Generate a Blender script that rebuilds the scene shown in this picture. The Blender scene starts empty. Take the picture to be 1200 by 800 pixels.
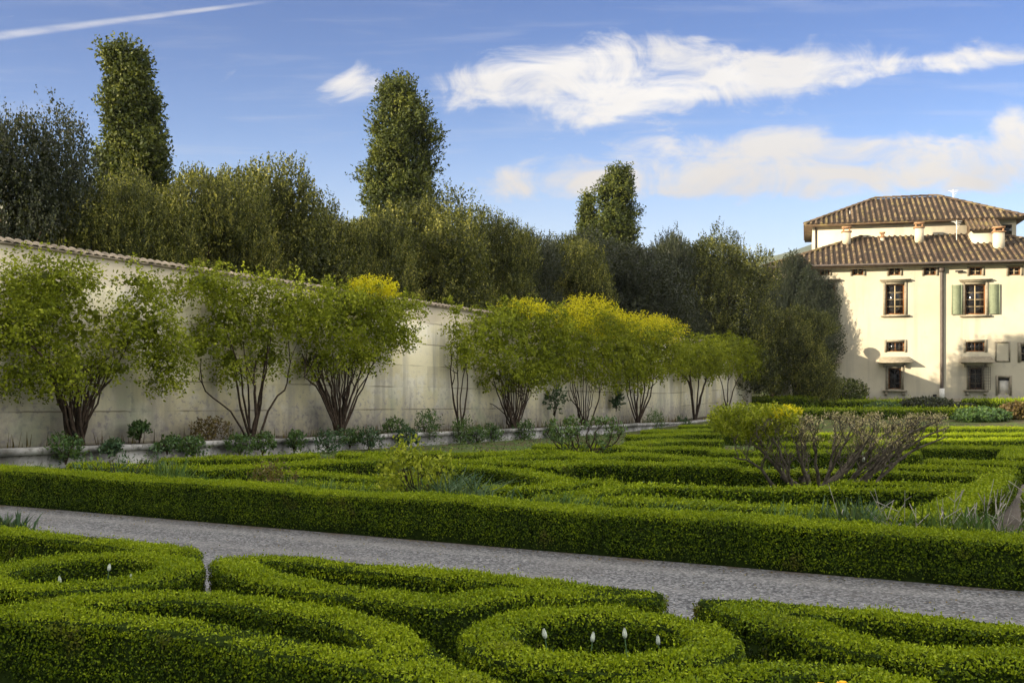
import bpy, math, random
import numpy as np
from mathutils import Vector
R = np.random.default_rng(7)
random.seed(7)
C = bpy.context.scene.collection
CAMZ = 1.61
EXPO = 2.1
# ------------------------------------------------------------------ frames
# garden frame: s runs along the long wall (away), t across (to the right)
CS, SN = math.cos(math.radians(30)), math.sin(math.radians(30))
def st(s, t): return SN*s + CS*t, CS*s - SN*t
def xy(X, Y): return SN*X + CS*Y, CS*X - SN*Y
def G(X, Y):
    s, t = xy(np.asarray(X, float), np.asarray(Y, float))
    k = 6.0
    sc = np.where(s > 52-k, 52 - k/2*np.exp(-np.maximum(s-52+k, 0)/(k/2))-k/2, s)
    sc = np.maximum(sc, -12)
    return -.033*sc + .0164*np.clip(t, -30, 30)
def ZB(s): return -.4 - .0335*(np.minimum(s, 60) - 15)          # level of the bed along the wall
def at(px, py, h=0.):
    """point where the sight line through a photo pixel meets the garden at height h"""
    u, v = (px-600)/1200, (427-py)/1200
    lo, hi = 1.5, 300.
    for _ in range(50):
        m = (lo+hi)/2
        if CAMZ + v*m - float(G(u*m, m)) - h > 0: lo = m
        else: hi = m
    return u*lo, lo
def on_t(px, t):
    u = (px-600)/1200
    Y = t/(CS*u - SN)
    return u*Y, Y
def on_s(px, s):
    u = (px-600)/1200; Y = s/(SN*u+CS); return u*Y, Y
def zat(py, Y): return CAMZ + (427-py)/1200*Y
# ------------------------------------------------------------------ mesh helpers
def build(name, parts, mats, parent=None, loc=(0, 0, 0), smooth=False, uv=None):
    """parts: (V, F, mat, rnd) arrays -> one mesh object. V in world coords minus loc."""
    vs, lv, ls, lt, mi, rn = [], [], [], [], [], []
    nv = nl = 0
    for p in parts:
        V, F = np.asarray(p[0], float).reshape(-1, 3), np.asarray(p[1], int)
        m = p[2] if len(p) > 2 else 0
        r = p[3] if len(p) > 3 else None
        if len(F) == 0: continue
        k = F.shape[1]
        vs.append(V); lv.append((F+nv).ravel())
        ls.append(nl + np.arange(len(F))*k); lt.append(np.full(len(F), k)); mi.append(np.full(len(F), m))
        rn.append(np.full(len(F), .5) if r is None else np.asarray(r, float))
        nv += len(V); nl += len(F)*k
    V = np.concatenate(vs) - np.asarray(loc, float); L = np.concatenate(lv); S = np.concatenate(ls)
    T = np.concatenate(lt); M = np.concatenate(mi); N = np.concatenate(rn)
    me = bpy.data.meshes.new(name)
    me.vertices.add(len(V)); me.vertices.foreach_set('co', V.ravel().astype(np.float32))
    me.loops.add(len(L)); me.loops.foreach_set('vertex_index', L.astype(np.int32))
    me.polygons.add(len(S)); me.polygons.foreach_set('loop_start', S.astype(np.int32))
    try: me.polygons.foreach_set('loop_total', T.astype(np.int32))
    except Exception: pass
    for m in (mats if isinstance(mats, (list, tuple)) else [mats]): me.materials.append(m)
    me.polygons.foreach_set('material_index', M.astype(np.int32))
    if smooth: me.polygons.foreach_set('use_smooth', np.ones(len(S), bool))
    a = me.attributes.new('rnd', 'FLOAT', 'FACE'); a.data.foreach_set('value', N.astype(np.float32))
    if uv is not None:
        l = me.uv_layers.new(name='UVMap'); l.data.foreach_set('uv', uv(V[L]+np.asarray(loc)).ravel().astype(np.float32))
    me.update(calc_edges=True); me.validate()
    o = bpy.data.objects.new(name, me); C.objects.link(o)
    if parent is not None: o.parent = parent
    else: o.location = loc
    return o
def tag(o, label=None, cat=None, group=None, kind=None):
    if label: o['label'] = label
    if cat: o['category'] = cat
    if group: o['group'] = group
    if kind: o['kind'] = kind
    return o
def thing(name, loc, label, cat, group=None, rz=0.):
    o = bpy.data.objects.new(name, None); C.objects.link(o)
    o.location = loc; o.rotation_euler = (0, 0, rz); o.empty_display_size = .3
    return tag(o, label, cat, group)
def dup(root, loc, rz, sc, label, group=None, cat=None):
    r = root.copy(); C.objects.link(r); r.location = loc; r.rotation_euler = (0, 0, rz); r.scale = sc
    r['label'] = label
    if group: r['group'] = group
    if cat: r['category'] = cat
    for ch in list(root.children):
        c = ch.copy(); C.objects.link(c); c.parent = r
        for g in ch.children:
            d = g.copy(); C.objects.link(d); d.parent = c
    return r
QF = np.array([[0, 3, 2, 1], [4, 5, 6, 7], [0, 1, 5, 4], [1, 2, 6, 5], [2, 3, 7, 6], [3, 0, 4, 7]])
def box(x0, x1, y0, y1, z0, z1, m=0, r=None):
    V = np.array([[x0, y0, z0], [x1, y0, z0], [x1, y1, z0], [x0, y1, z0], [x0, y0, z1], [x1, y0, z1], [x1, y1, z1], [x0, y1, z1]], float)
    return (V, QF, m, None if r is None else np.full(6, r))
def norm(a): return a/np.maximum(np.linalg.norm(a, axis=-1, keepdims=True), 1e-9)
def tube(P, rad, n=6, m=0, cap=True):
    P = np.asarray(P, float); rad = np.broadcast_to(np.asarray(rad, float), (len(P),))
    T = norm(np.gradient(P, axis=0))
    ref = np.array([.31, .17, .93]) if abs(T[0] @ np.array([.31, .17, .93])) < .9 else np.array([1., .1, 0])
    A = norm(np.cross(T, ref)); B = np.cross(T, A)
    th = np.arange(n)*2*math.pi/n
    V = P[:, None] + rad[:, None, None]*(A[:, None]*np.cos(th)[None, :, None] + B[:, None]*np.sin(th)[None, :, None])
    V = V.reshape(-1, 3)
    i, j = np.meshgrid(np.arange(len(P)-1), np.arange(n), indexing='ij'); i = i.ravel(); j = j.ravel()
    F = np.stack([i*n+j, i*n+(j+1) % n, (i+1)*n+(j+1) % n, (i+1)*n+j], 1)
    return (V, F, m)
def tubes(lst, n=5, m=0): return [tube(p, r, n, m) for p, r in lst]
def spline(P, n=12):
    P = np.asarray(P, float); k = len(P)
    if k == 2: return P[0] + (P[1]-P[0])*np.linspace(0, 1, n)[:, None]
    Q = np.vstack([2*P[0]-P[1], P, 2*P[-1]-P[-2]]); out = []
    u = np.linspace(0, k-1-1e-9, n)
    for x in u:
        i = int(x); f = x-i; a, b, c, d = Q[i:i+4]
        out.append(.5*(2*b + (c-a)*f + (2*a-5*b+4*c-d)*f*f + (3*b-a-3*c+d)*f**3))
    return np.array(out)
def leaves(P, N, L, W, jit=.6, m=0, rnd=None, along=None):
    """diamond leaf faces; N rough normals, along = preferred long axis"""
    n = len(P)
    Nn = norm(N + R.normal(size=(n, 3))*jit)
    A = R.normal(size=(n, 3)) if along is None else along + R.normal(size=(n, 3))*.45
    T = norm(A - (A*Nn).sum(1, keepdims=True)*Nn); B = np.cross(Nn, T)
    sc = R.uniform(.65, 1.25, (n, 1)); l = T*L*.5*sc; w = B*W*.5*sc
    V = np.stack([P-l, P+w-l*.1, P+l, P-w-l*.1], 1).reshape(-1, 3)
    F = np.arange(4*n).reshape(-1, 4)
    return (V, F, m, R.random(n) if rnd is None else rnd)
def nz(P, f, seed=0):
    """cheap smooth 3-D noise in about -1..1"""
    r = np.random.default_rng(seed); v = 0
    for k in range(5):
        d = r.normal(size=3)*f*(1+.45*k); v = v + np.sin(P @ d + r.uniform(0, 6.28))/(1+.3*k)
    return v/2.2
# ------------------------------------------------------------------ materials
def newmat(name):
    m = bpy.data.materials.new(name); m.use_nodes = True; m.node_tree.nodes.clear(); return m, m.node_tree
class NT:
    def __init__(s, nt): s.t = nt
    def n(s, typ, **kw):
        x = s.t.nodes.new(typ)
        for k, v in kw.items(): setattr(x, k, v)
        return x
    def l(s, a, b): s.t.links.new(a, b)
    def inp(s, sock, v):
        if isinstance(v, bpy.types.NodeSocket): s.l(v, sock)
        elif isinstance(v, (tuple, list)) and sock.type == 'RGBA': sock.default_value = (*v[:3], 1)
        else: sock.default_value = v
    def math(s, op, a, b=None, c=None, clamp=False):
        x = s.n('ShaderNodeMath', operation=op, use_clamp=clamp)
        for i, v in enumerate((a, b, c)):
            if v is not None: s.inp(x.inputs[i], v)
        return x.outputs[0]
    def mix(s, f, a, b, mode='MIX'):
        x = s.n('ShaderNodeMix', data_type='RGBA', blend_type=mode)
        s.inp(x.inputs[0], f); s.inp(x.inputs[6], a); s.inp(x.inputs[7], b)
        return x.outputs[2]
    def noise(s, vec, scale, detail=3., rough=.55, dist=0.):
        x = s.n('ShaderNodeTexNoise'); x.inputs['Scale'].default_value = scale; x.inputs['Detail'].default_value = detail
        x.inputs['Roughness'].default_value = rough; x.inputs['Distortion'].default_value = dist
        if vec is not None: s.l(vec, x.inputs['Vector'])
        return x.outputs[0]
    def ramp(s, f, stops):
        x = s.n('ShaderNodeValToRGB'); e = x.color_ramp.elements
        while len(e) > 1: e.remove(e[0])
        e[0].position = stops[0][0]; e[0].color = (*stops[0][1], 1)
        for p, c in stops[1:]:
            q = e.new(p); q.color = (*c, 1)
        s.inp(x.inputs[0], f); return x.outputs[0]
    def step(s, v, a, b, lo=0., hi=1.):
        x = s.n('ShaderNodeMapRange', interpolation_type='SMOOTHSTEP')
        s.inp(x.inputs[0], v); x.inputs[1].default_value = a; x.inputs[2].default_value = b; x.inputs[3].default_value = lo; x.inputs[4].default_value = hi
        return x.outputs[0]
    def mapping(s, vec, scale=(1, 1, 1), rot=(0, 0, 0)):
        x = s.n('ShaderNodeMapping'); s.l(vec, x.inputs[0]); x.inputs['Scale'].default_value = scale; x.inputs['Rotation'].default_value = rot
        return x.outputs[0]
    def bump(s, h, strength=.4, dist=.02):
        x = s.n('ShaderNodeBump'); x.inputs['Strength'].default_value = strength; x.inputs['Distance'].default_value = dist
        s.l(h, x.inputs['Height']); return x.outputs[0]
    def princ(s, col, rough=.8, spec=.3, normal=None):
        x = s.n('ShaderNodeBsdfPrincipled'); s.inp(x.inputs['Base Color'], col); s.inp(x.inputs['Roughness'], rough)
        x.inputs['Specular IOR Level'].default_value = spec
        if normal is not None: s.l(normal, x.inputs['Normal'])
        return x
    def out(s, sh):
        o = s.n('ShaderNodeOutputMaterial'); s.l(sh, o.inputs[0])
def leafmat(name, stops, trans=.3, rough=.5, spec=.3, patch=1.5, pamt=.35, brown=0.):
    m, t = newmat(name); b = NT(t)
    a = b.n('ShaderNodeAttribute', attribute_name='rnd').outputs['Fac']
    pos = b.n('ShaderNodeNewGeometry').outputs['Position']
    pn = b.noise(pos, patch, 2.)
    f = b.math('ADD', a, b.math('MULTIPLY', b.math('SUBTRACT', pn, .5), pamt*2), clamp=True)
    col = b.ramp(f, stops)
    if brown:
        bn = b.noise(pos, 2.3, 5., .6)
        col = b.mix(b.math('MULTIPLY', b.step(bn, .60, .70), b.step(a, .25, .75, brown, brown*.35)), col, (.13, .095, .025))
    p = b.princ(col, rough, spec)
    tr = b.n('ShaderNodeBsdfTranslucent'); b.l(b.mix(.35, col, (.30, .34, .02)), tr.inputs[0])
    x = b.n('ShaderNodeMixShader'); x.inputs[0].default_value = trans
    b.l(p.outputs[0], x.inputs[1]); b.l(tr.outputs[0], x.inputs[2]); b.out(x.outputs[0]); return m
def plain(name, col, rough=.7, spec=.3, var=.25, scale=6., bump=0., coord='Object', metallic=0.):
    m, t = newmat(name); b = NT(t); co = b.n('ShaderNodeTexCoord').outputs[coord]
    n = b.noise(co, scale, 5.)
    c = b.mix(b.step(n, .3, .7), tuple(x*(1-var) for x in col), tuple(min(1, x*(1+var)) for x in col))
    nn = b.noise(co, scale*6, 3.)
    p = b.princ(c, rough, spec, b.bump(nn, bump) if bump else None); p.inputs['Metallic'].default_value = metallic
    b.out(p.outputs[0]); return m
M = {}
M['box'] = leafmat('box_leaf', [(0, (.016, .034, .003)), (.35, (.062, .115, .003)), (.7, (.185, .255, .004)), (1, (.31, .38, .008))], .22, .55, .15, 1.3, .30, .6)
M['boxcore'] = plain('box_twigs', (.016, .026, .006), 1., 0., .4, 20.)
M['oak'] = leafmat('oak_leaf', [(0, (.009, .013, .004)), (.42, (.040, .050, .010)), (.74, (.165, .17, .030)), (1, (.40, .37, .075))], .22, .55, .2, .35, .35)
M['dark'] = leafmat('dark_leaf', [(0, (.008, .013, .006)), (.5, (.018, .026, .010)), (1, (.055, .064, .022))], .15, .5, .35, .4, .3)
M['cyp'] = leafmat('cypress_leaf', [(0, (.014, .024, .005)), (.5, (.048, .066, .010)), (1, (.16, .175, .026))], .15, .6, .2, .6, .4)
M['rose'] = leafmat('rose_leaf', [(0, (.045, .060, .005)), (.4, (.16, .20, .010)), (.8, (.36, .41, .028)), (1, (.60, .60, .09))], .42, .55, .15, .8, .3)
M['rosefine'] = leafmat('rose_fine_leaf', [(0, (.06, .080, .006)), (.5, (.22, .26, .012)), (1, (.42, .45, .025))], .42, .55, .15, .8, .3)
M['yellow'] = leafmat('painted_sun_leaf', [(0, (.40, .38, .006)), (.5, (.70, .62, .008)), (1, (.86, .76, .02))], .40, .5, .2, 1., .2)  # sunlit leaf tops, put into the leaf colour as yellow
M['shrub'] = leafmat('shrub_leaf', [(0, (.020, .050, .018)), (.5, (.055, .12, .030)), (1, (.12, .20, .045))], .3, .45, .35, 3., .3)
M['blue'] = leafmat('blue_leaf', [(0, (.022, .050, .024)), (.5, (.050, .098, .048)), (1, (.12, .175, .10))], .2, .7, .08, 3., .3)
M['iris'] = leafmat('iris_blade', [(0, (.022, .058, .012)), (.5, (.055, .115, .026)), (1, (.14, .21, .06))], .25, .65, .1, 3., .3)
M['red'] = leafmat('red_leaf', [(0, (.05, .03, .012)), (.5, (.11, .07, .02)), (1, (.16, .13, .03))], .25, .5, .3, 3., .3)
M['tan'] = leafmat('dry_leaf', [(0, (.10, .09, .03)), (.5, (.20, .18, .05)), (1, (.30, .28, .08))], .25, .6, .3, 3., .3)
M['bud'] = leafmat('bud', [(0, (.20, .19, .08)), (.5, (.40, .35, .16)), (1, (.62, .50, .28))], .25, .5, .3, 3., .3)
M['bark'] = plain('bark', (.050, .036, .026), .95, .1, .45, 9., .6)
M['greybark'] = plain('grey_bark', (.11, .094, .074), .95, .1, .45, 14., .6)
M['stalk'] = plain('dry_stalk', (.36, .33, .30), .9, .1, .3, 10.)
M['petal'] = plain('white_petal', (.60, .66, .56), .5, .3, .12, 10.)
M['ypetal'] = plain('yellow_petal', (.80, .52, .02), .5, .3, .1, 10.)
M['tulipleaf'] = plain('tulip_leaf', (.09, .17, .07), .45, .3, .2, 8.)
M['iron'] = plain('iron', (.035, .03, .028), .6, .4, .3, 8.)
M['pipe'] = plain('downpipe', (.09, .07, .06), .5, .4, .2, 3.)
M['wood'] = plain('window_wood', (.22, .095, .03), .5, .3, .3, 9.)
M['muntin'] = plain('muntin_paint', (.42, .33, .20), .6, .3, .15, 9.)
M['shutter'] = plain('shutter_paint', (.25, .29, .19), .6, .3, .12, 5.)
M['stone'] = plain('pietra_serena', (.27, .235, .175), .85, .2, .2, 4., .2)
M['whitedoor'] = plain('white_door', (.75, .70, .62), .6, .3, .08, 4.)
M['whitepaint'] = plain('white_paint', (.72, .70, .66), .6, .3, .1, 4.)
M['capbrick'] = plain('cap_tile', (.34, .20, .11), .85, .2, .3, 7.)
def mk_glass():
    m, t = newmat('window_glass'); b = NT(t)
    p = b.princ((.014, .014, .016), .08, .5); b.out(p.outputs[0]); return m
M['glass'] = mk_glass()
def mk_wall():
    m, t = newmat('wall_plaster'); b = NT(t)
    uv = b.n('ShaderNodeTexCoord').outputs['UV']
    sep = b.n('ShaderNodeSeparateXYZ'); b.l(uv, sep.inputs[0]); s, h = sep.outputs[0], sep.outputs[1]
    n1 = b.noise(uv, .22, 4.); n2 = b.noise(uv, .9, 6., .6); n3 = b.noise(uv, 5., 6., .65); n4 = b.noise(b.mapping(uv, (1.2, .12, 1)), 1., 4., .6)
    col = b.ramp(n1, [(.3, (.62, .56, .35)), (.5, (.72, .67, .49)), (.7, (.62, .60, .49))])
    col = b.mix(b.step(n2, .50, .58, 0, .8), col, (.74, .71, .60))
    col = b.mix(b.math('MULTIPLY', b.step(n4, .45, .62), .75), col, (.40, .38, .32))        # run-off streaks
    hb = b.math('ADD', h, b.math('MULTIPLY', n2, -2.4))
    col = b.mix(b.math('MULTIPLY', b.step(hb, -1.3, .35, .9, 0.), b.step(n3, .38, .6, .35, 1.)), col, (.40, .37, .33))                       # rising damp
    col = b.mix(b.math('MULTIPLY', b.step(n3, .555, .60), b.step(h, 0., 2.8, .95, .15)), col, (.37, .345, .345))   # blown render
    gr = b.noise(uv, .5, 3.)
    col = b.mix(b.math('MULTIPLY', b.step(gr, .52, .7), b.step(h, 0.4, 2.6, .6, 0.)), col, (.42, .47, .33))   # algae
    ht = b.math('ADD', h, b.math('MULTIPLY', n2, .8))
    col = b.mix(b.step(ht, 4.55, 4.9, 0., .75), col, (.50, .44, .33))
    # lift joints of the masonry show through the render
    fr = b.math('ABSOLUTE', b.math('SUBTRACT', b.math('FRACT', b.math('DIVIDE', b.math('ADD', h, b.math('MULTIPLY', b.math('SUBTRACT', n3, .5), .05)), .86)), .5))
    jl = b.math('MULTIPLY', b.step(fr, .468, .482), b.step(b.noise(b.mapping(uv, (.35, .8, 1)), 1., 3.), .42, .58))
    col = b.mix(b.math('MULTIPLY', jl, .72), col, (.20, .18, .13))
    blk = b.n('ShaderNodeTexBrick'); b.l(uv, blk.inputs['Vector']); blk.inputs['Scale'].default_value = 1.
    blk.inputs['Brick Width'].default_value = 1.7; blk.inputs['Row Height'].default_value = .86; blk.inputs['Mortar Size'].default_value = .0
    blk.inputs['Color1'].default_value = (.84, .82, .80, 1); blk.inputs['Color2'].default_value = (1.06, 1.05, 1.04, 1)
    col = b.mix(.75, col, blk.outputs[0], 'MULTIPLY')
    bp = b.bump(b.math('ADD', n3, b.math('MULTIPLY', jl, -1.2)), .35, .03)
    b.out(b.princ(col, .92, .15, bp).outputs[0]); return m
M['wall'] = mk_wall()
def mk_facade():
    m, t = newmat('facade_plaster'); b = NT(t); o = b.n('ShaderNodeTexCoord').outputs['Object']
    n1 = b.noise(o, .16, 5., .6); n2 = b.noise(b.mapping(o, (1.4, 1.4, .10)), .8, 5., .6); n3 = b.noise(o, 1.6, 6., .65)
    col = b.ramp(n1, [(.3, (.47, .415, .31)), (.55, (.58, .525, .41)), (.75, (.51, .475, .39))])
    col = b.mix(b.step(n2, .50, .70, 0, .6), col, (.40, .36, .29))
    col = b.mix(b.step(n3, .54, .68, 0, .55), col, (.44, .40, .33))
    sep = b.n('ShaderNodeSeparateXYZ'); b.l(o, sep.inputs[0])
    col = b.mix(b.step(b.math('SUBTRACT', sep.outputs[2], b.math('MULTIPLY', n3, 1.6)), -.6, .5, .7, 0), col, (.38, .35, .31))
    b.out(b.princ(col, .92, .15, b.bump(n3, .2, .03)).outputs[0]); return m
M['facade'] = mk_facade()
def mk_tile():
    m, t = newmat('roof_tile'); b = NT(t); o = b.n('ShaderNodeTexCoord').outputs['Object']
    a = b.n('ShaderNodeAttribute', attribute_name='rnd').outputs['Fac']
    n = b.noise(o, .9, 5., .6); n2 = b.noise(o, 4., 4.)
    col = b.ramp(b.math('ADD', b.math('MULTIPLY', a, .6), b.math('MULTIPLY', n2, .4)), [(.12, (.034, .024, .018)), (.5, (.10, .068, .045)), (.85, (.20, .145, .09))])
    col = b.mix(b.math('MULTIPLY', b.step(n, .48, .68, 0, .6), b.step(a, -.1, .1)), col, (.24, .19, .075))
    b.out(b.princ(col, .9, .15, b.bump(n2, .3, .03)).outputs[0]); return m
M['tile'] = mk_tile()
M['coping'] = plain('coping_tile', (.27, .225, .17), .9, .1, .4, 2.5)
def mk_gravel():
    m, t = newmat('gravel'); b = NT(t); o = b.n('ShaderNodeNewGeometry').outputs['Position']
    v = b.n('ShaderNodeTexVoronoi'); v.inputs['Scale'].default_value = 48.; b.l(o, v.inputs['Vector'])
    sp = b.n('ShaderNodeSeparateColor'); b.l(v.outputs['Color'], sp.inputs[0])
    n = b.noise(o, .8, 4.); n2 = b.noise(o, 9., 3.)
    col = b.ramp(sp.outputs[0], [(0, (.038, .040, .046)), (.5, (.10, .102, .11)), (1, (.27, .275, .29))])
    col = b.mix(b.step(n, .4, .7, 0, .45), col, (.125, .12, .12))
    col = b.mix(b.step(n2, .6, .75, 0, .22), col, (.13, .12, .10))
    sp2 = b.n('ShaderNodeSeparateXYZ'); b.l(o, sp2.inputs[0])
    ss_ = b.math('ADD', b.math('MULTIPLY', sp2.outputs[0], SN), b.math('MULTIPLY', sp2.outputs[1], CS))
    wn = b.math('MULTIPLY', b.math('SUBTRACT', b.noise(o, 2.2, 5., .65), .5), .9)
    e1 = b.step(b.math('ADD', ss_, wn), 9.62, 9.85)                      # earth washed out from under the long hedge
    rut = b.math('ADD', b.math('SINE', b.math('MULTIPLY', b.math('ADD', ss_, b.math('MULTIPLY', wn, .35)), 7.)), 0.)
    col = b.mix(b.math('MULTIPLY', b.step(rut, .2, 1.), .20), col, (.27, .27, .275))
    col = b.mix(b.math('MULTIPLY', e1, .75), col, (.10, .078, .055))
    b.out(b.princ(col, .9, .2, b.bump(v.outputs['Distance'], .9, .012)).outputs[0]); return m
M['gravel'] = mk_gravel()
def mk_ground():
    m, t = newmat('garden_soil'); b = NT(t); o = b.n('ShaderNodeNewGeometry').outputs['Position']
    n = b.noise(o, 1.1, 5., .6); n2 = b.noise(o, 14., 4.)
    soil = b.mix(n2, (.040, .030, .018), (.10, .078, .05))
    grass = b.mix(n2, (.035, .060, .012), (.10, .14, .03))
    col = b.mix(b.step(n, .42, .58), soil, grass)
    b.out(b.princ(col, .95, .1, b.bump(n2, .6, .04)).outputs[0]); return m
M['ground'] = mk_ground()
M['bed'] = plain('bed_soil', (.085, .068, .052), .95, .1, .5, 3., .6)
def mk_kerb():
    m, t = newmat('kerb_stone'); b = NT(t); o = b.n('ShaderNodeNewGeometry').outputs['Position']
    n = b.noise(o, 1.3, 6., .65); n2 = b.noise(o, 7., 4., .6)
    col = b.ramp(n, [(.32, (.13, .125, .115)), (.5, (.30, .295, .285)), (.7, (.50, .49, .48))])
    col = b.mix(b.step(n2, .50, .64, 0, .8), col, (.12, .115, .10))
    b.out(b.princ(col, .9, .2, b.bump(n2, .4, .03)).outputs[0]); return m
M['kerb'] = mk_kerb()
def mk_hill():
    m, t = newmat('far_hill'); b = NT(t); o = b.n('ShaderNodeNewGeometry').outputs['Position']
    n = b.noise(o, .012, 6., .65)
    b.out(b.princ(b.ramp(n, [(.35, (.050, .065, .045)), (.6, (.10, .115, .07)), (.75, (.20, .19, .13))]), 1., 0.).outputs[0]); return m
M['hill'] = mk_hill()

# ================================================================== SETTING
def sheet(name, s0, s1, t0, t1, ds, dt, mat, lift=0., zf=None):
    ss = np.linspace(s0, s1, max(2, int(abs(s1-s0)/ds)+1)); tt = np.linspace(t0, t1, max(2, int(abs(t1-t0)/dt)+1))
    S, T = np.meshgrid(ss, tt, indexing='ij'); X, Y = st(S, T)
    Z = (G(X, Y) if zf is None else zf(S)) + lift
    V = np.stack([X, Y, Z], -1).reshape(-1, 3); nt = len(tt)
    i, j = np.meshgrid(np.arange(len(ss)-1), np.arange(nt-1), indexing='ij'); i = i.ravel(); j = j.ravel()
    F = np.stack([i*nt+j, (i+1)*nt+j, (i+1)*nt+j+1, i*nt+j+1], 1)[:, ::-1]
    return build(name, [(V, F)], mat, smooth=True)
def graded(n, a, b, c, d):  # dense between b and c
    return np.unique(np.concatenate([np.linspace(a, b, 14), np.linspace(b, c, n), np.linspace(c, d, 14)]))
ss = graded(70, -2500, -30, 130, 3500); tt = graded(50, -2500, -60, 60, 2500)
S_, T_ = np.meshgrid(ss, tt, indexing='ij'); X_, Y_ = st(S_, T_); Z_ = G(X_, Y_)
V = np.stack([X_, Y_, Z_], -1).reshape(-1, 3); nt = len(tt)
i, j = np.meshgrid(np.arange(len(ss)-1), np.arange(nt-1), indexing='ij'); i = i.ravel(); j = j.ravel()
tag(build('ground', [(V, np.stack([i*nt+j, i*nt+j+1, (i+1)*nt+j+1, (i+1)*nt+j], 1))], M['ground'], smooth=True), kind='structure')
tag(sheet('gravel_path', 6.0, 9.95, -21.2, 14., .5, .5, M['gravel'], .006), kind='structure')
tag(sheet('cross_path', 10.6, 49, -1.55, .55, .5, .5, M['gravel'], .006), kind='structure')
# distant hills
def hills():
    a = np.radians(np.linspace(-80, 80, 160)); Rr = 1900.
    hgt = 125 + 112*np.exp(-((a-.30)/.11)**2) + 18*np.sin(a*9+1.) + 8*np.sin(a*23.)+5*np.sin(a*61)
    rows = []
    for k, (r, f) in enumerate([(1300, -.05), (1450, .22), (1600, .55), (1780, .88), (1900, 1.), (2300, .3)]):
        h = np.maximum(hgt*f, 10*f) + (np.sin(a*37+k*2)*10*f)
        rows.append(np.stack([np.sin(a)*r, np.cos(a)*r, h-6], 1))
    V = np.array(rows); nr, na = V.shape[:2]; V = V.reshape(-1, 3)
    i, j = np.meshgrid(np.arange(nr-1), np.arange(na-1), indexing='ij'); i = i.ravel(); j = j.ravel()
    tag(build('hills', [(V, np.stack([i*na+j, i*na+j+1, (i+1)*na+j+1, (i+1)*na+j], 1))], M['hill'], smooth=True), kind='structure')
hills()
# long wall
WT = -23.5; WS0, WS1 = -42., 76.2; WH = 5.0
def strip_solid(s0, s1, t0, t1, zlo, zhi, ds=1.5):
    ss = np.linspace(s0, s1, int((s1-s0)/ds)+1); P = []
    for s in ss:
        for (t, z) in ((t1, zlo(s)), (t1, zhi(s)), (t0, zhi(s)), (t0, zlo(s))):
            X, Y = st(s, t); P.append((X, Y, z))
    V = np.array(P); F = []
    for i in range(len(ss)-1):
        for k in range(4):
            F.append((i*4+k, i*4+(k+1) % 4, (i+1)*4+(k+1) % 4, (i+1)*4+k))
    e = (len(ss)-1)*4
    F += [(3, 2, 1, 0), (e, e+1, e+2, e+3)]
    return (V, np.array(F))
def wall_uv(P):
    s, t = xy(P[:, 0], P[:, 1]); return np.stack([s + t*.9, P[:, 2]-ZB(s)], 1)
gw = thing('garden_wall', (*st(15, WT), float(ZB(15))), 'long high yellowish plastered garden wall behind the climbing rose trees', 'wall')
loc = tuple(gw.location)
build('wall_body', [strip_solid(WS0, WS1, WT-.5, WT, lambda s: ZB(s)-1.2, lambda s: ZB(s)+WH)], M['wall'], gw, loc, uv=wall_uv)
cp = [strip_solid(WS0, WS1, WT-.56, WT+.06, lambda s: ZB(s)+WH+.003, lambda s: ZB(s)+WH+.045)]
for k, s in enumerate(np.arange(12, WS1-.2, .26)):
    z = float(ZB(s))+WH+.045; n_ = 5; th = np.linspace(0, math.pi, n_)
    a = np.array([(s+.10*math.cos(q), WT+.085+R.normal()*.012, z+.045*math.sin(q)) for q in th]); c = a.copy(); c[:, 1] = WT-.25; c[:, 2] += .14
    pts = np.vstack([a, c]); X, Y = st(pts[:, 0], pts[:, 1]); P = np.stack([X, Y, pts[:, 2]], 1)
    F = np.array([(q, q+1, q+1+n_, q+n_) for q in range(n_-1)])
    cp.append((P, F, 0, np.full(n_-1, R.random())))
build('tile_coping', cp, M['coping'], gw, loc)
ep = strip_solid(WS1+.003, WS1+1.1, WT-.6, WT+.12, lambda s: ZB(s)-1.2, lambda s: ZB(s)+WH+.1, .5)
build('end_pier', [ep], M['facade'], gw, loc)
# raised bed with stone kerb along the wall
build_bed = sheet('planting_bed', -20, WS1, WT+.0, WT+1.45, 1.2, .36, M['bed'], -.03, zf=lambda s: ZB(s))
tag(build_bed, kind='structure')
kb = thing('stone_kerb', (*st(15, -22), float(ZB(15))), 'low weathered stone retaining kerb edging the raised bed under the wall', 'kerb')
loc = tuple(kb.location)
build('retaining_face', [strip_solid(-20, WS1, WT+1.45, WT+1.75, lambda s: ZB(s)-1., lambda s: ZB(s)-.10)], M['kerb'], kb, loc)
cap = []
for s in np.arange(-20, WS1-1, 1.9):
    w = 1.9 - R.uniform(.012, .03); d = R.normal()*.012
    cap.append(strip_solid(s, s+w, WT+1.40, WT+1.83+d, lambda q: ZB(q)-.097, lambda q: ZB(q)+.03+d, 1.0))
build('coping_stone', cap, M['kerb'], kb, loc)

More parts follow.
